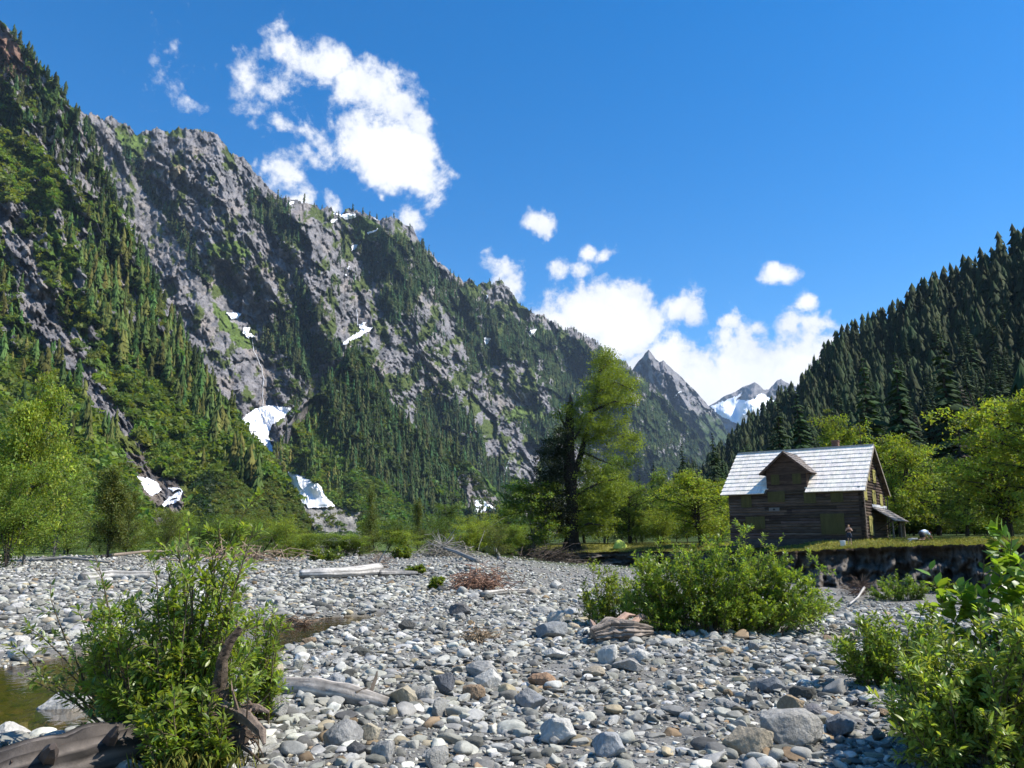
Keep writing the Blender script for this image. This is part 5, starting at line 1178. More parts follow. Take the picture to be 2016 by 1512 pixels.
m = MB(); m.tube([(-.9, 0, 0), (-.6, 0, .78), (0, 0, 1.1), (.6, 0, .75), (.9, 0, 0)], .012, 5, (0.3, .3, .3)); m.build('tent_pole', M_plain, tn)
# ------------------------------------------------------------------ stones of the river bed
def ico(n):
    t = (1 + 5 ** .5) / 2; V = [(-1, t, 0), (1, t, 0), (-1, -t, 0), (1, -t, 0), (0, -1, t), (0, 1, t), (0, -1, -t), (0, 1, -t), (t, 0, -1), (t, 0, 1), (-t, 0, -1), (-t, 0, 1)]
    V = [np.array(v) / np.linalg.norm(v) for v in V]
    F = [(0, 11, 5), (0, 5, 1), (0, 1, 7), (0, 7, 10), (0, 10, 11), (1, 5, 9), (5, 11, 4), (11, 10, 2), (10, 7, 6), (7, 1, 8), (3, 9, 4), (3, 4, 2), (3, 2, 6), (3, 6, 8), (3, 8, 9), (4, 9, 5), (2, 4, 11), (6, 2, 10), (8, 6, 7), (9, 8, 1)]
    for _ in range(n):
        c, G = {}, []
        def mid(a, b):
            k = (min(a, b), max(a, b))
            if k not in c: m = V[a] + V[b]; V.append(m / np.linalg.norm(m)); c[k] = len(V) - 1
            return c[k]
        for a, b, d in F: x, y, z = mid(a, b), mid(b, d), mid(d, a); G += [(a, x, z), (b, y, x), (d, z, y), (x, y, z)]
        F = G
    return np.array(V), np.array(F)
ICO = [ico(0), ico(1), ico(2), ico(3), ico(4)]
def stone(seed, lod, round_=0.5):
    r = np.random.default_rng(500 + seed); V, F = ICO[lod]; V = V.copy()
    for i in range(int(7 + 9 * (1 - round_))):
        n = r.normal(size=3); n /= np.linalg.norm(n); d = r.uniform(.36, .74) + .28 * round_
        q = V @ n; over = np.maximum(q - d, 0); V -= np.outer(over * (.95 if round_ < .6 else .7), n)
    if lod >= 2:
        s = r.uniform(0, 99); V *= (1 + .07 * fbm(V[:, 0] * 1.6 + s, V[:, 1] * 1.6, V[:, 2] * 1.6, o=3) + (.025 * fbm(V[:, 0] * 6 + s, V[:, 1] * 6, V[:, 2] * 6, o=3) if lod >= 3 else 0))[:, None]
    V *= np.array((1.0, r.uniform(.5, .9), r.uniform(.27, .58)))
    V[:, 2] -= V[:, 2].min() * 1.0; V[:, 2] -= .22 * V[:, 2].max()
    return V, F
def stone_cols(n, r):
    g = r.uniform(.16, .44, n); c = np.stack([g, g * r.uniform(.95, .98, n), g * r.uniform(.78, .89, n)], -1)
    k = r.random(n)
    c[k < .16] *= .42; m = (k > .16) & (k < .20); c[m] *= np.array((1.05, .9, .68)); m = (k > .20) & (k < .22); c[m] *= np.array((.85, .62, .42)); m = k > .86; c[m] = np.clip(c[m] * 1.45, 0, .7)
    return c
r = np.random.default_rng(31)
BUSHES = []                                                       # (x, y, radius) ground kept free of the largest stones
def free(x, y, d=0.0):
    px, _ = project(np.stack([x, y, 0 * x], -1)); lim = np.interp(px, BK[:, 0], BK[:, 1]) - np.interp(px, [1000, 1100, 1500, 2000], [0, 2, 5, 6])
    return (np.hypot(x, y) < np.where(px > 1010, lim, 86)) & (y > 2.2)
def bed(n, d0, d1, s0, s1, lod, seeds, p=2.2, round_=.5, patch=.6, half=44):
    a = r.uniform(-R(half), R(half), n); d = np.sqrt(r.uniform(d0 * d0, d1 * d1, n)); x, y = d * np.sin(a), d * np.cos(a)
    sand = fbm(x * .33, y * .33, o=3); big = fbm(x * .2 + 8, y * .2 - 3, o=2)
    m = free(x, y) & (r.random(n) < np.clip(1.15 - patch * sstep(0.02, .5, sand) * 1.5, 0, 1))
    m &= (chan(x, y) > .95) | (r.random(n) < .36)
    x, y, big, sand = x[m], y[m], big[m], sand[m]; n = len(x)
    s = (s0 + (s1 - s0) * r.random(n) ** p) * (1 + .45 * np.clip(big, -.8, .8)) * .5
    P = np.stack([x, y, gz(x, y) + r.uniform(-.32, .1, n) * s], -1); col = stone_cols(n, r) ; k = r.integers(0, len(seeds), n); parts = []
    wet = (chan(x, y) < .95) & (P[:, 2] + s * .25 < WATER_Z); col = np.where(wet[:, None], col * np.array((.6, .5, .36)), col)
    for i, sd_ in enumerate(seeds):
        q = k == i
        if not q.any(): continue
        T = stone(sd_, lod, round_ + .25 * math.sin(sd_))
        parts.append(scatter(*T, P[q], np.stack([s[q], s[q] * r.uniform(.75, 1.25, q.sum()), s[q] * r.uniform(.6, 1.35, q.sum())], -1), r.uniform(0, 6.28, q.sum()), col[q], tilt=r.normal(0, .36, q.sum())))
    return parts
def stuff(name, parts, label):
    V, F, C = merge(parts); tag(mesh(name, V, F, M_rock, col=C), label, 'gravel', kind='stuff')
sd8 = list(range(8))
stuff('gravel', bed(34000, 2.6, 13, .015, .06, 0, sd8, 1.6, .3, .3), 'fine gravel and pebbles between the larger stones')
stuff('cobbles', bed(24000, 2.6, 13, .035, .17, 2, list(range(14)), 2.2, .2, .36) + bed(5200, 3.5, 17, .12, .27, 2, list(range(14)), 1.7, .3, .4) + bed(44000, 12, 27, .055, .24, 1, sd8, 2.2, .22, .4), 'mixed grey cobbles covering the near river bed')
stuff('far_cobbles', bed(5000, 16, 34, .2, .42, 1, sd8, 1.7, .3, .4) + bed(30000, 25, 52, .10, .36, 1, sd8[:5], 1.8, .35, .45, 42) + bed(20000, 50, 92, .13, .42, 0, sd8[:5], 1.6, .3, .4, 40), 'pale cobbles covering the far river bed')
# stones of their own
BIG = [stone(60 + i, 4, .12 + .55 * (i % 5) / 4) for i in range(16)]
BIGM = []
for i, (V, F) in enumerate(BIG):
    me = mesh('boulder', V, F, M_boulder, smooth=True); COL.objects.unlink(me); BIGM.append(me)
zmax = [b[0][:, 2].max() - b[0][:, 2].min() for b in BIG]; xw = [b[0][:, 0].max() - b[0][:, 0].min() for b in BIG]
def boulder(x, y, wx, hz, k, yaw, col, label, group=None, sy=None, name='boulder', tilt=0.0):
    o = BIGM[k].copy(); COL.objects.link(o); o.name = name
    s = wx / xw[k]; o.scale = (s, sy or s * random.uniform(.85, 1.15), hz / (zmax[k] * .8)); o.rotation_euler = (tilt, tilt * .5, yaw); o.location = (x, y, float(gz(x, y)) + .01)
    o.color = (*col, 1); tag(o, label, 'rock', group); return o
GR, BLU, TN, PAL, DRK = (.32, .305, .275), (.19, .195, .195), (.33, .28, .205), (.5, .475, .42), (.12, .115, .11)
for px, py, w, h, k, c, lab in [   # bottom centre pixel, width and height in pixels of the photograph
    (1553, 1468, 118, 62, 4, GR, 'long grey boulder, largest by the big right-hand bush'), (1478, 1486, 96, 48, 1, TN, 'tan-flecked flat boulder against the long grey one'), (1662, 1448, 54, 34, 8, BLU, 'blue-grey angular block in the shade beside the bush'),
    (672, 1472, 72, 48, 9, (.27, .26, .24), 'smooth round grey boulder among the stones below the pale log'), (1100, 1462, 74, 40, 2, PAL, 'pale elongated boulder low in the stony foreground'), (1043, 1398, 62, 40, 3, (.26, .26, .255), 'dark speckled rounded boulder in the stone field'),
    (960, 1358, 52, 36, 5, PAL, 'pale humped boulder beside a brown stone'), (945, 1328, 64, 24, 6, GR, 'flat grey boulder behind the pale humped one'), (877, 1368, 46, 40, 0, (.16, .16, .165), 'dark upright pointed stone leaning in the stone field'),
    (1066, 1352, 56, 24, 7, (.32, .2, .12), 'rust-brown stone beside the pale humped boulder'), (930, 1378, 44, 26, 4, (.27, .19, .12), 'brown-tinged stone in front of the pale humped boulder'), (1088, 1258, 60, 32, 10, (.24, .245, .24), 'dark pyramid-shaped stone left of the willow clump'),
    (1201, 1306, 38, 34, 14, PAL, 'round pale stone under the rotten log'), (1096, 1298, 46, 20, 13, PAL, 'pale lens-shaped stone near the rotten log'), (1240, 1322, 60, 22, 11, GR, 'long grey slab right of the round pale stone'), (1170, 1330, 44, 16, 9, TN, 'ochre slab left of the round pale stone'),
    (1563, 1408, 50, 34, 12, (.32, .24, .15), 'orange-brown rounded stone in the sandy patch'), (1600, 1410, 42, 20, 9, (.2, .19, .19), 'dark rounded stone beside the orange-brown one'), (1520, 1366, 50, 30, 5, BLU, 'striped bluish stone in the cluster near the bush'), (1500, 1360, 34, 22, 14, GR, 'rounded grey stone in the cluster near the bush'),
    (1260, 1304, 42, 24, 8, PAL, 'blocky pale stone behind the long slab'), (905, 1212, 44, 22, 2, DRK, 'dark flat boulder in the middle of the gravel bar'), (1098, 1232, 34, 28, 14, (.45, .42, .36), 'pale tan rounded boulder beside the willow clump'), (1094, 1160, 24, 18, 3, PAL, 'grey boulder far out near the thin pale log'),
    (1048, 1174, 30, 16, 6, (.42, .36, .28), 'beige stone behind the end of the thin pale log'), (125, 1420, 92, 50, 1, PAL, 'large pale stone at the water edge, half in bush shade'), (18, 1462, 66, 34, 13, PAL, 'pale flat stone in the shallow water'), (75, 1358, 70, 22, 6, GR, 'flat grey stone in the shallow stream'),
    (40, 1300, 56, 28, 5, PAL, 'pale rounded stone at the far side of the stream'), (200, 1330, 60, 22, 7, PAL, 'white-topped slab in the stream behind the bush'), (30, 1270, 44, 16, 2, PAL, 'long pale stone on the stream bank'), (540, 1420, 64, 44, 0, GR, 'grey block beside the bush roots'), (470, 1490, 56, 34, 9, PAL, 'cream rounded stone on the bottom edge near the root tangle'),
    (290, 1500, 50, 26, 4, BLU, 'bluish stone under the grass tuft'), (730, 1460, 42, 30, 12, (.44, .38, .27), 'cream stone right of the smooth round boulder'), (700, 1492, 40, 28, 3, DRK, 'blue-black stone in front of the smooth round boulder'), (755, 1500, 44, 36, 14, GR, 'pale round stone near the bottom edge'),
    (795, 1390, 62, 34, 11, (.36, .31, .22), 'brown-streaked boulder at the end of the pale log'), (838, 1384, 40, 28, 14, (.42, .39, .33), 'beige rounded stone beside the brown-streaked boulder'), (660, 1360, 40, 30, 8, (.3, .3, .29), 'dark grey stone behind the pale log'), (1200, 1490, 60, 40, 2, (.36, .36, .35), 'grey stone at the bottom between sand patches')]:
    p = gpt(px, py); d = p[1]; boulder(p[0], p[1] + .02, w / FPX * d, h / FPX * d, k, random.uniform(-.3, .3), c, lab)
cand = []
a = r.uniform(-R(38), R(36), 1500); d = np.sqrt(r.uniform(4.6 ** 2, 24 ** 2, 1500)) ; d = 4.6 + (d - 4.6) * r.random(1500) ** .5; x, y = d * np.sin(a), d * np.cos(a)
cl = stone_cols(1500, r); n_ = 0
for i in range(1500):
    if n_ >= 255: break
    s = (.10 + .165 * r.random() ** 2.4) * (.75 + d[i] / 26)
    if chan(x[i], y[i]) < 1.0 and r.random() < .6: continue
    if not free(x[i:i + 1], y[i:i + 1])[0] or any((x[i] - q[0]) ** 2 + (y[i] - q[1]) ** 2 < (.5 * (s + q[2])) ** 2 for q in cand): continue
    cand.append((x[i], y[i], s)); k = int(r.integers(0, 16)); n_ += 1
    c = cl[i]
    if chan(x[i], y[i]) < 1.0: c = np.clip(c * 1.2, 0, .55)
    boulder(x[i], y[i], s, s * r.uniform(.3, .62), k, r.uniform(0, 6.28), c, 'weathered river stone lying among smaller cobbles', 'larger stones of the gravel bar', name='river_stone', tilt=r.normal(0, .12))
# ------------------------------------------------------------------ driftwood
rw = np.random.default_rng(8)
def trunk(name, pts, rad, label, col=(.36, .32, .28), seg=12, jit=.06, cat='log', sub=()):
    t = np.linspace(0, len(pts) - 1, (len(pts) - 1) * 7 + 1); P = np.stack([np.interp(t, range(len(pts)), [p[i] for p in pts]) for i in range(3)], -1)
    P += .12 * np.interp(t, range(len(rad)), rad)[:, None] * np.stack([noise(t * 1.3 + 3, t), noise(t * 1.3 + 9, t), noise(t * 1.3 + 20, t)], -1)
    e = tag(empty(name, pts[0]), label, cat); m = MB(); seg = 34; Vt, Ft = tube(P - np.array(pts[0]), np.interp(t, range(len(rad)), rad), seg, 0.0)
    ax = np.repeat(P - np.array(pts[0]), seg, 0); ang = np.tile(np.arange(seg), len(P)); along = np.repeat(np.arange(len(P)), seg)
    g_ = 1 + jit * rw.uniform(-1.2, .5, seg)[ang] + jit * .8 * noise(ang * .9, along * .35 + len(label)) ; Vt = ax + (Vt - ax) * g_[:, None]
    sk = .45 + .85 * rw.random(seg); sk[rw.random(seg) < .2] *= .4; cc = np.array(col) * (sk[ang] * (1 + .6 * noise(ang * .7 + 5, along * .35)))[:, None]; cc[:seg] *= .6; cc[-seg:] *= .6
    m.V.append(Vt); m.F += [list(f) for f in Ft]; m.n += len(Vt); m.C.append(np.clip(cc, .01, .8)); m.build('trunk', M_drift, e, jit < .2)
    for nm, pp, rd, c in sub:
        m = MB()
        for a_, b_ in zip(pp, rd): m.tube(np.array(a_) - np.array(pts[0]), b_, 6, c, .12)
        m.build(nm, M_drift, e)
    return e
def g3(px, py, lift): p = gpt(px, py); p[2] += lift; return p
def roots(c, n, L, r0, rr_, up=.5, dirv=None):
    out = []
    for i in range(n):
        a = rr_.normal(size=3); a[2] = abs(a[2]) * up if up > 0 else a[2]
        if dirv is not None: a = a * .8 + np.array(dirv)
        a /= np.linalg.norm(a); b = rr_.normal(size=3) * .35; l = L * rr_.uniform(.5, 1.2)
        out.append([np.array(c), np.array(c) + a * l * .5 + b * l * .2, np.array(c) + a * l + b * l * .5])
    return out, [[r0, r0 * .6, r0 * .15]] * n
PALE, GREYW, DKW = (.42, .39, .35), (.3, .28, .255), (.10, .08, .06)
rt_, rr0 = roots(g3(742, 1128, .35), 16, .75, .05, rw, 1)
trunk('driftwood_log', [g3(590, 1140, .2), g3(640, 1139, .22), g3(690, 1138, .24), g3(744, 1134, .28)], [.17, .2, .23, .3], 'grey driftwood log with a curled root fan on the gravel bar', PALE, sub=[('root_fan', rt_, rr0, GREYW)])
trunk('driftwood_log', [g3(744, 1135, .15), g3(780, 1134, .14), g3(822, 1133, .1)], [.16, .13, .08], 'thinner dark log continuing behind the root fan', GREYW)
trunk('driftwood_log', [g3(160, 1147, .15), g3(215, 1143, .2), g3(295, 1140, .16)], [.2, .2, .14], 'whitish log lying across the gravel behind the tall sprigs', (.5, .47, .42))
trunk('driftwood_log', [g3(953, 1174, .07), g3(1000, 1170, .1), g3(1062, 1168, .08)], [.09, .085, .05], 'slim pale pole lying on the gravel bar', (.5, .46, .4))
trunk('driftwood_log', [g3(1000, 1182, .03), g3(1050, 1186, .05)], [.04, .03], 'thin grey stick beside the slim pale pole', GREYW)
trunk('driftwood_log', [g3(555, 1362, .05), g3(620, 1374, .08), g3(690, 1386, .08), g3(765, 1392, .03)], [.10, .12, .11, .06], 'smooth pale log half buried in stones beside the near bush', (.47, .42, .36), sub=[('branch_stub', [[g3(728, 1385, .1), g3(738, 1376, .2), g3(741, 1368, .24)], [g3(700, 1390, .12), g3(722, 1388, .17)]], [[.025, .02, .008], [.02, .008]], DKW)])
trunk('driftwood_log', [at(-160, 1600, 5.0), at(60, 1524, 5.3), at(200, 1484, 5.7), at(370, 1448, 6.15)], [.22, .2, .19, .15], 'thick smooth grey trunk in the shade under the near bush', (.13, .11, .095), 18, .19, 'log', [('knot', [[at(95, 1490, 5.25), at(100, 1478, 5.15), at(104, 1470, 5.1)]], [[.06, .05, .02]], (.09, .07, .06)), ('knot', [[at(215, 1462, 5.6), at(222, 1445, 5.52), at(232, 1428, 5.5)]], [[.05, .035, .01]], (.09, .07, .06)), ('bark_strip', [[at(-60, 1560, 4.98), at(40, 1524, 5.1), at(150, 1490, 5.4)], [at(20, 1500, 5.12), at(120, 1470, 5.4), at(240, 1446, 5.75)]], [[.02, .03, .01], [.012, .02, .008]], (.07, .05, .04))])  # trunk colour darkened to stand in for the bush's shade
e = trunk('rotten_log', [g3(1168, 1268, .14), g3(1200, 1264, .2), g3(1240, 1262, .18), g3(1282, 1254, .1)], [.10, .17, .15, .07], 'broken rotten pinkish-brown log lying in front of the willow clump', (.34, .28, .23), 8, .24, 'log', [('splinter', [[g3(1240, 1262, .2), g3(1262, 1250, .3), g3(1286, 1248, .22)], [g3(1180, 1268, .1), g3(1168, 1262, .25), g3(1163, 1258, .3)], [g3(1210, 1264, .25), g3(1235, 1256, .36), g3(1252, 1254, .34)]], [[.07, .05, .01]] * 3, (.36, .24, .18))])
trunk('driftwood_log', [g3(940, 1108, .1), g3(900, 1100, .5), g3(850, 1092, 1.0), g3(832, 1075, 1.6)], [.16, .13, .09, .03], 'fallen bare grey tree at the far edge of the gravel', GREYW, sub=[('branch', *roots(g3(870, 1096, .8), 12, 2.2, .05, rw, 1), GREYW)])
trunk('driftwood_log', [g3(985, 1104, .1), g3(972, 1090, .9), g3(958, 1070, 1.9), g3(935, 1062, 2.6)], [.2, .17, .11, .04], 'bleached forked snag leaning near the round bush', (.45, .42, .38), sub=[('branch', *roots(g3(962, 1078, 1.4), 9, 1.7, .06, rw, 1), PALE)])
trunk('driftwood_log', [g3(700, 1096, .1), g3(712, 1075, 1.0), g3(704, 1054, 2.4), g3(696, 1035, 3.6)], [.14, .1, .07, .02], 'leaning dead sapling in the brush beside the talus fan', PALE, sub=[('branch', *roots(g3(706, 1062, 2.0), 8, 1.8, .04, rw, 1), GREYW)])
trunk('driftwood_log', [g3(60, 1108, .15), g3(130, 1106, .3), g3(215, 1112, .15)], [.12, .11, .06], 'pale log along the foot of the left thicket', PALE)
trunk('driftwood_log', [g3(200, 1100, .2), g3(290, 1094, .4), g3(400, 1090, .25)], [.14, .11, .07], 'long brownish log behind the tall sprigs', (.3, .24, .19))
trunk('driftwood_log', [g3(1672, 1198, .2), g3(1690, 1186, .3), g3(1703, 1172, .5)], [.05, .06, .09], 'pale short log with dark root mass under the bank', PALE, sub=[('root_mass', *roots(g3(1695, 1168, .45), 26, 1.0, .06, rw, 1), (.13, .09, .06))])
wb = [at(1786, 1052, 62.5), at(1796, 1056, 62.3), at(1806, 1053, 62.2)]
for q in wb: q[2] = floor_z(q[0], q[1]) + .22
trunk('driftwood_log', wb, [.05, .09, .07], 'bleached white branch lying beside the kneeling person', (.62, .58, .5), sub=[('branch_stub', [[wb[1], wb[1] + np.array((-.4, 0, -.25))]], [[.05, .02]], (.6, .56, .5))])
trunk('driftwood_log', [g3(1655, 1318, .03), g3(1690, 1314, .04), g3(1700, 1316, .03)], [.018, .014, .01], 'thin forked pale stick in the sand beside the bush', (.55, .47, .38), sub=[('branch_stub', [[g3(1680, 1316, .03), g3(1684, 1328, .03), g3(1672, 1334, .02)]], [[.014, .01, .006]], (.55, .47, .38))])
def wrack(px, py, w, h, n, label, col):
    c = gpt(px, py); d = c[1]; W_, H_ = w / FPX * d, h / FPX * d; m = MB()
    for i in range(n):
        a = np.array((rw.normal(0, .25) * W_, rw.normal(0, .35) * W_ * .7, abs(rw.normal(0, .35)) * H_)); dd = rw.normal(size=3) * np.array((1, 1, .35)); dd *= .22 * W_ / np.linalg.norm(dd); b = rw.normal(size=3) * W_ * .05
        m.tube([a - dd, a + b, a + dd], [.004 + W_ * .004] * 3, 3, np.array(col) * rw.uniform(.5, 1.4), cap=False)
    o = m.build('flood_wrack', M_drift); o.location = c; tag(o, label, 'driftwood pile', 'piles of flood wrack')
wrack(940, 1160, 100, 44, 320, 'reddish-brown pile of dry twigs far out on the gravel bar', (.26, .15, .1)); wrack(945, 1262, 60, 28, 160, 'small tan tuft of flood debris between stones', (.3, .22, .14)); wrack(585, 1244, 62, 32, 170, 'brown flood debris beside the near bush and puddle', (.25, .17, .11))
wrack(1690, 1172, 50, 34, 150, 'dark brown root debris at the bank foot', (.1, .06, .04)); wrack(655, 1092, 90, 44, 170, 'grey dead brush beside the talus fan', (.3, .27, .23)); wrack(1010, 1092, 120, 46, 220, 'tangled grey brush below the alders', (.26, .22, .18)); wrack(880, 1096, 110, 40, 200, 'matted grey brush around the fallen bare tree', (.28, .25, .2)); wrack(1090, 1105, 110, 34, 160, 'dark root tangle below the big cottonwood', (.08, .06, .045)); wrack(740, 1118, 60, 40, 120, 'wiry brown twigs caught on the root fan', (.25, .18, .13)); wrack(470, 1105, 160, 30, 150, 'brown dead twigs at the thicket edge', (.3, .22, .15))
# ------------------------------------------------------------------ willow bushes
BLADE = np.array([(0, 0, 0), (.3, -.17, .035), (.3, .17, .035), (.66, -.15, .01), (.66, .15, .01), (1, 0, -.09), (.32, 0, 0), (.66, 0, -.03)])
BLF = np.array([(0, 6, 1), (0, 2, 6), (1, 6, 7), (1, 7, 3), (6, 2, 4), (6, 4, 7), (3, 7, 5), (7, 4, 5)])
def blades(P, D, size, col, r, wid=1.0, roll=.6):
    n = len(P); D = D / (np.linalg.norm(D, axis=1)[:, None] + 1e-9); Z = np.array((0, 0, 1.0)) + r.normal(0, roll, (n, 3)) * .6
    S = np.cross(Z, D); S /= np.linalg.norm(S, axis=1)[:, None] + 1e-9; U = np.cross(D, S)
    L = BLADE[None] * np.asarray(size)[:, None, None]
    V = P[:, None, :] + L[..., 0:1] * D[:, None] + L[..., 1:2] * wid * S[:, None] + L[..., 2:3] * U[:, None]
    return V.reshape(-1, 3), (BLF[None] + (np.arange(n) * 8)[:, None, None]).reshape(-1, 3), np.repeat(col, 8, 0)
def willow(name, base, rad, stems, nper, lsize, green, label, cat='bush', seed=0, twig=True, spread=.35, clump=1.0, start=.12, wid=1.0, bark=(.13, .10, .06), twn=9, twl=.3):
    """stems: list of (tip offset xyz, start offset xy) relative to the base"""
    r = np.random.default_rng(700 + seed); e = tag(empty(name, base), label, cat); wood = MB(); Pl, Dl, sh = [], [], []
    for tip, st in stems:
        a = np.array((st[0], st[1], -.05)); b = np.array(tip, float); L = np.linalg.norm(b - a)
        mid = a + (b - a) * .5 + np.array((0, 0, .10 * L)) + r.normal(0, .06 * L, 3)
        t = np.linspace(0, 1, 9)[:, None]; C = (1 - t) ** 2 * a + 2 * t * (1 - t) * mid + t * t * b + r.normal(0, .01 * L, (9, 3)) * t
        wood.tube(C, np.linspace(.007 + .004 * L, .002, 9), 5, bark, cap=False)
        paths = [(C, nper)]
        if twig:
            for q in range(twn):
                s = r.uniform(start, .95); p = np.array([np.interp(s, t[:, 0], C[:, i]) for i in range(3)]); dr = (b - a) / L + r.normal(0, .75, 3); dr[2] = dr[2] * .6 + .25; dr /= np.linalg.norm(dr); l = twl * r.uniform(.5, 1.3) * (1.15 - .6 * s)
                T = np.array([p, p + dr * l * .5 + (0, 0, .03 * l), p + dr * l + r.normal(0, .08 * l, 3) + np.array((0, 0, .06 * l))]); wood.tube(T, [.0035, .0025, .0012], 3, bark, cap=False); paths.append((T, int(nper * .75)))
        for C_, n in paths:
            u = np.linspace(0, 1, len(C_)); s = r.uniform(start if C_ is C else .1, 1.02, n); P = np.stack([np.interp(s, u, C_[:, i]) for i in range(3)], -1)
            ax = C_[-1] - C_[0]; ax /= np.linalg.norm(ax) + 1e-9; sid = r.normal(size=(n, 3)); sid -= np.outer(sid @ ax, ax); sid /= np.linalg.norm(sid, axis=1)[:, None]
            Pl.append(P + sid * .01); Dl.append(ax * .75 + sid * .8 + np.array((0, 0, -.12))); sh.append(np.full(n, r.uniform(.8, 1.2)))
    P, D, sh = np.concatenate(Pl), np.concatenate(Dl), np.concatenate(sh); n = len(P)
    sh = sh * r.uniform(.75, 1.25, n); c = np.stack([sh * r.uniform(.85, 1.2, n), sh, sh * r.uniform(.8, 1.2, n)], -1) * np.array(green)
    V, F, C = blades(P, D, lsize * r.uniform(.55, 1.25, n), np.clip(c, .004, .6), r, wid)
    wood.build('stems', M_bark, e); mesh('foliage', V, F, M_willow, e, col=C)
    return e
def px_stems(px_list, base, d, dy, r, n, top, foot, jitter=14):
    """stem tips spread under an outline given in photograph pixels: top(px) and foot(px) rows"""
    out = []
    for i in range(n):
        px = r.uniform(*px_list); t = r.uniform(0, 1) ** .75; py = foot(px) + (top(px) - foot(px)) * t; Y = d + r.uniform(-dy, dy) * (.4 + .6 * math.sqrt(max(0, 1 - t * t)))
        tip = at(px, py, Y) - base; st = tip[:2] * r.uniform(.35, .7); out.append((tip, st))
    return out
WG = (0.19, 0.275, 0.045)
rb = np.random.default_rng(42)
ip = lambda *a: (lambda x: float(np.interp(x, a[0::2], a[1::2])))
# centre clump
base = gpt(1400, 1243)
d = base[1]
S = px_stems((1225, 1640), base, d, .9, rb, 150, ip(1225, 1160, 1260, 1100, 1310, 1085, 1370, 1065, 1440, 1050, 1480, 1060, 1530, 1085, 1590, 1120, 1640, 1190), ip(1225, 1225, 1640, 1235))
for px, py in ((1470, 1036), (1505, 1048), (1465, 1030), (1540, 1050), (1290, 1062), (1340, 1060), (1390, 1052), (1420, 1040), (1600, 1100), (1625, 1118), (1250, 1095)): S.append((at(px, py, d + rb.uniform(-.4, .4)) - base, (at(px * .55 + 1400 * .45, 1243, d) - base)[:2]))
willow('willow_bush', base, 1, S, 44, .068, WG, 'wide dense green willow clump in front of the cabin bank', seed=1, twn=9, twl=.38)
b2 = gpt(1195, 1232)
S = px_stems((1145, 1250), b2, b2[1], .4, rb, 26, ip(1145, 1165, 1180, 1120, 1250, 1130), ip(1145, 1220, 1250, 1230))
S += [(at(1165, 1100, b2[1]) - b2, (0, 0)), (at(1150, 1150, b2[1]) - b2, (-.1, 0))]
willow('willow_bush', b2, .5, S, 30, .07, (0.21, 0.28, 0.045), 'lighter yellow-green willow at the end of the wide clump', seed=2, twn=7, twl=.3)
# near bush on the left, on its stump and roots
base = at(350, 1440, 6.2); base[2] = float(gz(base[0], base[1])); d = base[1]
S = px_stems((165, 505), base, d, .5, rb, 66, ip(165, 1230, 230, 1160, 280, 1110, 330, 1085, 380, 1062, 430, 1070, 505, 1150), ip(165, 1370, 210, 1400, 505, 1370))
for px, py in ((375, 1010), (432, 1030), (500, 985), (505, 1040), (490, 1075), (345, 1060), (410, 1075), (300, 1100), (460, 1100), (470, 1045), (350, 1050), (320, 1070)): S.append((at(px, py, d + rb.uniform(-.2, .2)) - base, (rb.uniform(-.1, .1), rb.uniform(-.1, .1))))
willow('willow_bush', base, .8, S, 30, .062, (0.22, 0.30, 0.055), 'tall near willow bush growing from the root tangle by the stream', seed=3, twn=8, twl=.26)
b3 = at(525, 1352, 7.3); b3[2] = float(gz(b3[0], b3[1])); S = px_stems((470, 565), b3, b3[1], .25, rb, 20, ip(470, 1200, 520, 1180, 565, 1240), ip(470, 1330, 565, 1345), 8)
willow('willow_bush', b3, .4, S, 24, .06, (0.2, 0.28, 0.05), 'light green sapling clump behind the stub of the root tangle', seed=4, twn=6, twl=.2)
b4 = at(250, 1420, 6.6); b4[2] = float(gz(b4[0], b4[1])); S = [(at(px, py, b4[1] + rb.uniform(-.3, .3)) - b4, (0, 0)) for px, py in ((180, 1065), (90, 1140), (150, 1200), (60, 1235), (110, 1290), (40, 1330), (175, 1260), (200, 1170), (20, 1270), (90, 1340), (205, 1320))]
willow('willow_sapling', b4, .5, S, 15, .065, (0.17, 0.23, 0.06), 'sparse leaning willow sprigs over the shallow stream', seed=5, twn=5, twl=.2, start=.35)
b5 = at(400, 1470, 5.6); b5[2] = float(gz(b5[0], b5[1])); S = px_stems((270, 440), b5, b5[1], .2, rb, 22, ip(270, 1400, 360, 1330, 440, 1370), ip(270, 1470, 440, 1470), 8)
willow('willow_bush', b5, .3, S, 20, .065, (0.18, 0.25, 0.04), 'low leafy shoots at the front of the root tangle', seed=6, twn=5, twl=.16)
# bush on the right
base = at(1900, 1470, 5.9); base[2] = float(gz(base[0], base[1])); d = base[1]
S = px_stems((1750, 2080), base, d, .6, rb, 74, ip(1750, 1350, 1800, 1280, 1850, 1240, 1900, 1215, 1960, 1180, 2060, 1120), ip(1760, 1440, 1850, 1470, 2060, 1500))
willow('willow_bush', base, .8, S, 34, .064, (0.25, 0.33, 0.07), 'big bright willow bush filling the near corner beside the boulders', seed=7, twn=8, twl=.27)
b6 = at(1745, 1305, 8.8); b6[2] = float(gz(b6[0], b6[1])); S = px_stems((1645, 1860), b6, b6[1], .45, rb, 50, ip(1645, 1270, 1690, 1215, 1740, 1200, 1800, 1200, 1860, 1180), ip(1645, 1298, 1700, 1305, 1860, 1310), 8)
willow('willow_bush', b6, .5, S, 30, .064, (0.19, 0.27, 0.045), 'low willow bush behind the big bright one, near the bank', seed=8, twn=7, twl=.26)
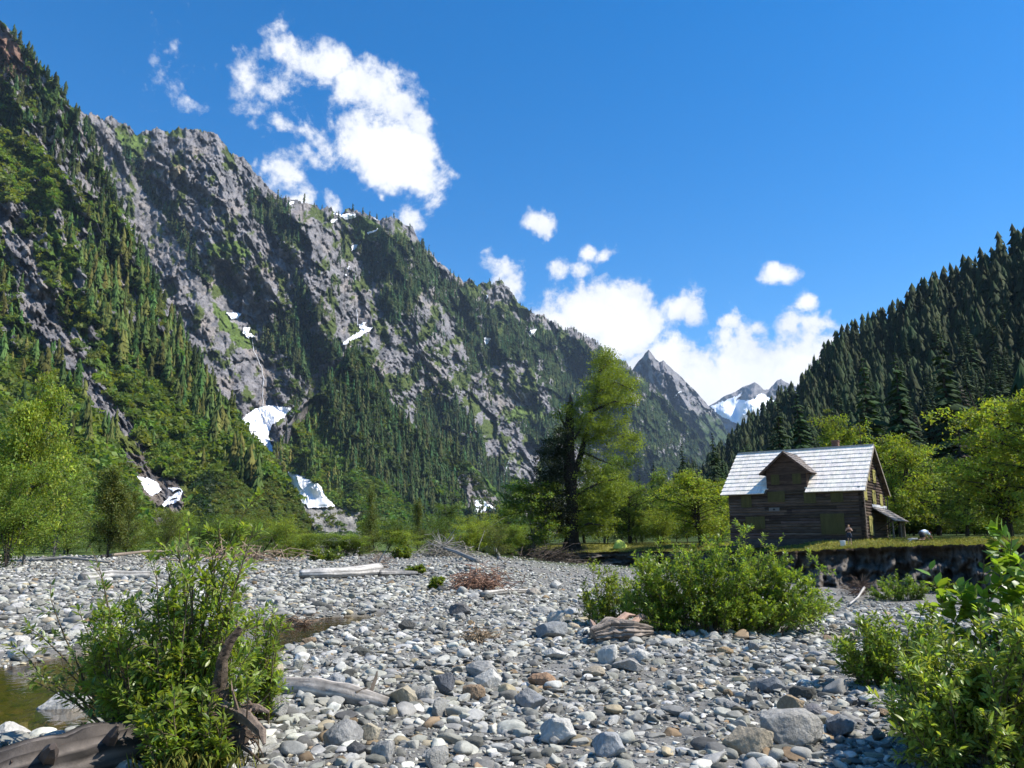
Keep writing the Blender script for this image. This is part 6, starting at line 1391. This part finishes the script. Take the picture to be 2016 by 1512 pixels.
b7 = at(1990, 1440, 6.5); b7[2] = float(gz(b7[0], b7[1])); S = [(at(px, py, 6.3 + rb.uniform(-.3, .3)) - b7, (rb.uniform(-.1, .15), 0)) for px, py in ((1960, 1070), (1935, 1100), (2000, 1090), (1985, 1040), (2020, 1060), (1905, 1170), (2010, 1150), (1960, 1160), (2035, 1110), (1825, 1120), (1880, 1140), (2040, 1200), (1990, 1200))]
willow('cottonwood_sapling', b7, .5, S, 17, .12, (0.17, 0.28, 0.035), 'tall sapling with large glossy leaves rising from the bright bush', seed=9, twn=4, twl=.22, start=.45, wid=1.7)
b8 = gpt(1780, 1182); S = px_stems((1720, 1830), b8, b8[1], 1.2, rb, 34, ip(1720, 1160, 1760, 1128, 1780, 1122, 1830, 1150), ip(1720, 1178, 1830, 1182), 5)
willow('willow_bush', b8, 1, S, 30, .16, (0.14, 0.22, 0.035), 'small willow shrub at the foot of the eroded bank', seed=10, twn=7, twl=.7)
for i, (px, py, w, top) in enumerate(((855, 1162, 30, 1138), (820, 1132, 34, 1116), (560, 1098, 70, 1078), (640, 1104, 60, 1080), (790, 1100, 40, 1080), (1100, 1098, 60, 1080), (1250, 1110, 40, 1085), (1860, 1170, 60, 1145))):
    b = gpt(px, py); S = px_stems((px - w / 2, px + w / 2), b, b[1], w / FPX * b[1] * .4, rb, 18, lambda x, t=top: t, lambda x, t=py: t - 2, 3); sz = .003 * b[1] + .05
    willow('willow_shrub', b, .5, S, 26, sz, (0.10, 0.145, 0.03), ['lone grass-green tuft of willow on the open gravel', 'small green shrub at the end of the dark log', 'low shrub patch behind the tall near bush', 'green shrub below the talus fan', 'small round shrub at the far gravel edge', 'shrub below the alders at the bank end', 'leafy shrub under the tent bank', 'shrub between bank foot and the near sapling'][i], seed=20 + i, twn=5, twl=w / FPX * b[1] * .2, group=None) if False else tag(willow('willow_shrub', b, .5, S, 26, sz, (0.16, 0.215, 0.04), None, 'bush', seed=20 + i, twn=5, twl=w / FPX * b[1] * .2), ['lone grass-green tuft of willow on the open gravel', 'small green shrub at the end of the dark log', 'low shrub patch behind the tall near bush', 'green shrub below the talus fan', 'small round shrub at the far gravel edge', 'shrub below the alders at the bank end', 'leafy shrub under the tent bank', 'shrub between bank foot and the near sapling'][i])
# the stump with its root tangle in the near bush
st0 = at(425, 1425, 5.85); st0[2] = float(gz(st0[0], st0[1]))
T = lambda px, py, Y: at(px, py, Y) - st0
e = tag(empty('tree_stump', st0), 'dead upright stub and root tangle at the foot of the near bush', 'stump')
def rough_tube(m, pts, rad, c, seg=12, jit=.25):
    pts = np.array(pts, float); t = np.linspace(0, len(pts) - 1, len(pts) * 5); Q = np.stack([np.interp(t, range(len(pts)), pts[:, i]) for i in range(3)], -1); rr_ = np.interp(t, range(len(pts)), rad)
    V, F = tube(Q, rr_, seg); ax = np.repeat(Q, seg, 0); an, al = np.tile(np.arange(seg), len(Q)), np.repeat(np.arange(len(Q)), seg)
    k = 1 + jit * rw.uniform(-1, .6, seg)[an] + jit * noise(an * .8, al * .6 + pts[0, 0] * 9); m.V.append(ax + (V - ax) * k[:, None]); m.F += [[int(i) + m.n for i in f] for f in F]; m.n += len(V)
    m.C.append(np.clip(np.array(c) * (.6 + .8 * rw.random(seg))[an][:, None], .01, .6))
m = MB(); rough_tube(m, [T(424, 1440, 5.85), T(430, 1395, 5.85), T(432, 1345, 5.83), T(436, 1300, 5.8), T(452, 1262, 5.8), T(474, 1236, 5.82)], [.11, .08, .055, .042, .035, .026], (.10, .075, .055)); m.build('stub', M_bark, e)
m = MB()
for i in range(95):
    c0 = T(rw.uniform(390, 500), rw.uniform(1395, 1470), rw.uniform(5.6, 5.95)); dv = np.array((rw.normal(.15, .5), rw.normal(-.15, .3), rw.normal(-.25, .4))); l = rw.uniform(.08, .3); w = rw.normal(0, .06, (2, 3))
    m.tube([c0, c0 + dv * l * .5 + w[0] * .5, c0 + dv * l + w[1]], [rw.uniform(.004, .016), .007, .002], 5, np.array((.12, .085, .06)) * rw.uniform(.5, 1.7), .2, False)
rough_tube(m, [T(395, 1400, 5.95), T(440, 1392, 5.8), T(485, 1410, 5.65), T(515, 1440, 5.55), T(520, 1465, 5.5)], [.05, .05, .042, .03, .012], (.17, .13, .10)); rough_tube(m, [T(425, 1405, 5.85), T(470, 1400, 5.8), T(505, 1392, 5.75), T(530, 1402, 5.75)], [.05, .04, .025, .008], (.15, .11, .085))
rough_tube(m, [T(380, 1440, 5.9), T(430, 1440, 5.75), T(480, 1455, 5.65)], [.10, .12, .07], (.07, .052, .04)); m.build('roots', M_bark, e)
# ------------------------------------------------------------------ grass of the terrace edge and tufts
rg = np.random.default_rng(66)
def grass(name, P, h, green, label, wid=.02):
    n = len(P); yaw = rg.uniform(0, 6.28, n); ln = rg.normal(0, .35, (n, 2)) * h[:, None]; w = wid * (.6 + h)
    dx, dy = np.cos(yaw) * w, np.sin(yaw) * w
    V = np.stack([P - np.stack([dx, dy, .02 + 0 * dx], -1), P + np.stack([dx, dy, -.02 + 0 * dx], -1), P + np.stack([ln[:, 0] * .4, ln[:, 1] * .4, h * .6], -1), P + np.stack([ln[:, 0], ln[:, 1], h], -1)], 1).reshape(-1, 3)
    k = np.arange(n)[:, None] * 4; F = np.concatenate([k + np.array((0, 1, 2)), k + np.array((0, 2, 3)), k + np.array((1, 3, 2))])
    c = np.repeat(np.array(green) * rg.uniform(.6, 1.4, (n, 1)) * np.stack([rg.uniform(.85, 1.25, n), np.ones(n), np.ones(n)], -1), 4, 0)
    tag(mesh(name, V, F, M_grass, col=np.clip(c, .005, .6)), label, 'grass', kind='stuff')
n = 52000; ii_ = rg.integers(0, ns - 40, n); s = rg.uniform(0, 1, n) ** 1.6 * 16 - .1
gxp = E[ii_, 0] + dirn[ii_, 0] * s + rg.normal(0, .12, n); gyp = E[ii_, 1] + dirn[ii_, 1] * s; gzp = E[ii_, 2] + (Zin[ii_] - E[ii_, 2]) * sstep(0, 8, s) + .01 * np.maximum(s, 0)
grass('grass', np.stack([gxp, gyp, gzp], -1), rg.uniform(.04, .20, n) * (.6 + .5 * (noise(gxp * .6, gyp * .6) > 0)), (0.23, 0.24, 0.05), 'dry yellow-green grass along the terrace edge', .03)
n = 700; P = np.stack([rg.normal(0, .16, n), rg.normal(0, .10, n), 0 * np.arange(n)], -1) + at(385, 1478, 5.5); P[:, 2] = gz(P[:, 0], P[:, 1])
grass('grass_tuft', P, rg.uniform(.05, .17, n), (0.2, 0.21, 0.045), 'grass tuft under the front of the near bush', .003)
# ------------------------------------------------------------------ valley haze
hm_ = bpy.data.materials.new('valley_haze'); nt, N, L = nodes(hm_); N.clear()
ho = N.new('ShaderNodeOutputMaterial'); pv = N.new('ShaderNodeVolumePrincipled'); pv.inputs['Color'].default_value = (0.55, 0.75, 1.0, 1); pv.inputs['Density'].default_value = 3.4e-5; pv.inputs['Anisotropy'].default_value = 0.0
L.new(pv.outputs[0], ho.inputs['Volume'])
hb = MB(); hb.box(-9200, 9200, -9200, 9200, -60, 1900); tag(hb.build('haze', hm_), kind='stuff')
# ------------------------------------------------------------------ render settings
scene.view_settings.view_transform = 'Standard'; scene.view_settings.look = 'None'; scene.view_settings.gamma = 1.0; scene.view_settings.exposure = 0.0
cy_ = scene.cycles
cy_.max_bounces = 6; cy_.diffuse_bounces = 2; cy_.glossy_bounces = 2; cy_.transmission_bounces = 3; cy_.transparent_max_bounces = 8; cy_.volume_bounces = 0
cy_.use_adaptive_sampling = True; cy_.adaptive_threshold = 0.02; cy_.caustics_reflective = False; cy_.caustics_refractive = False
cy_.use_denoising = True
world.cycles.sampling_method = 'MANUAL'; world.cycles.sample_map_resolution = 512
scene.view_settings.exposure = 0.62
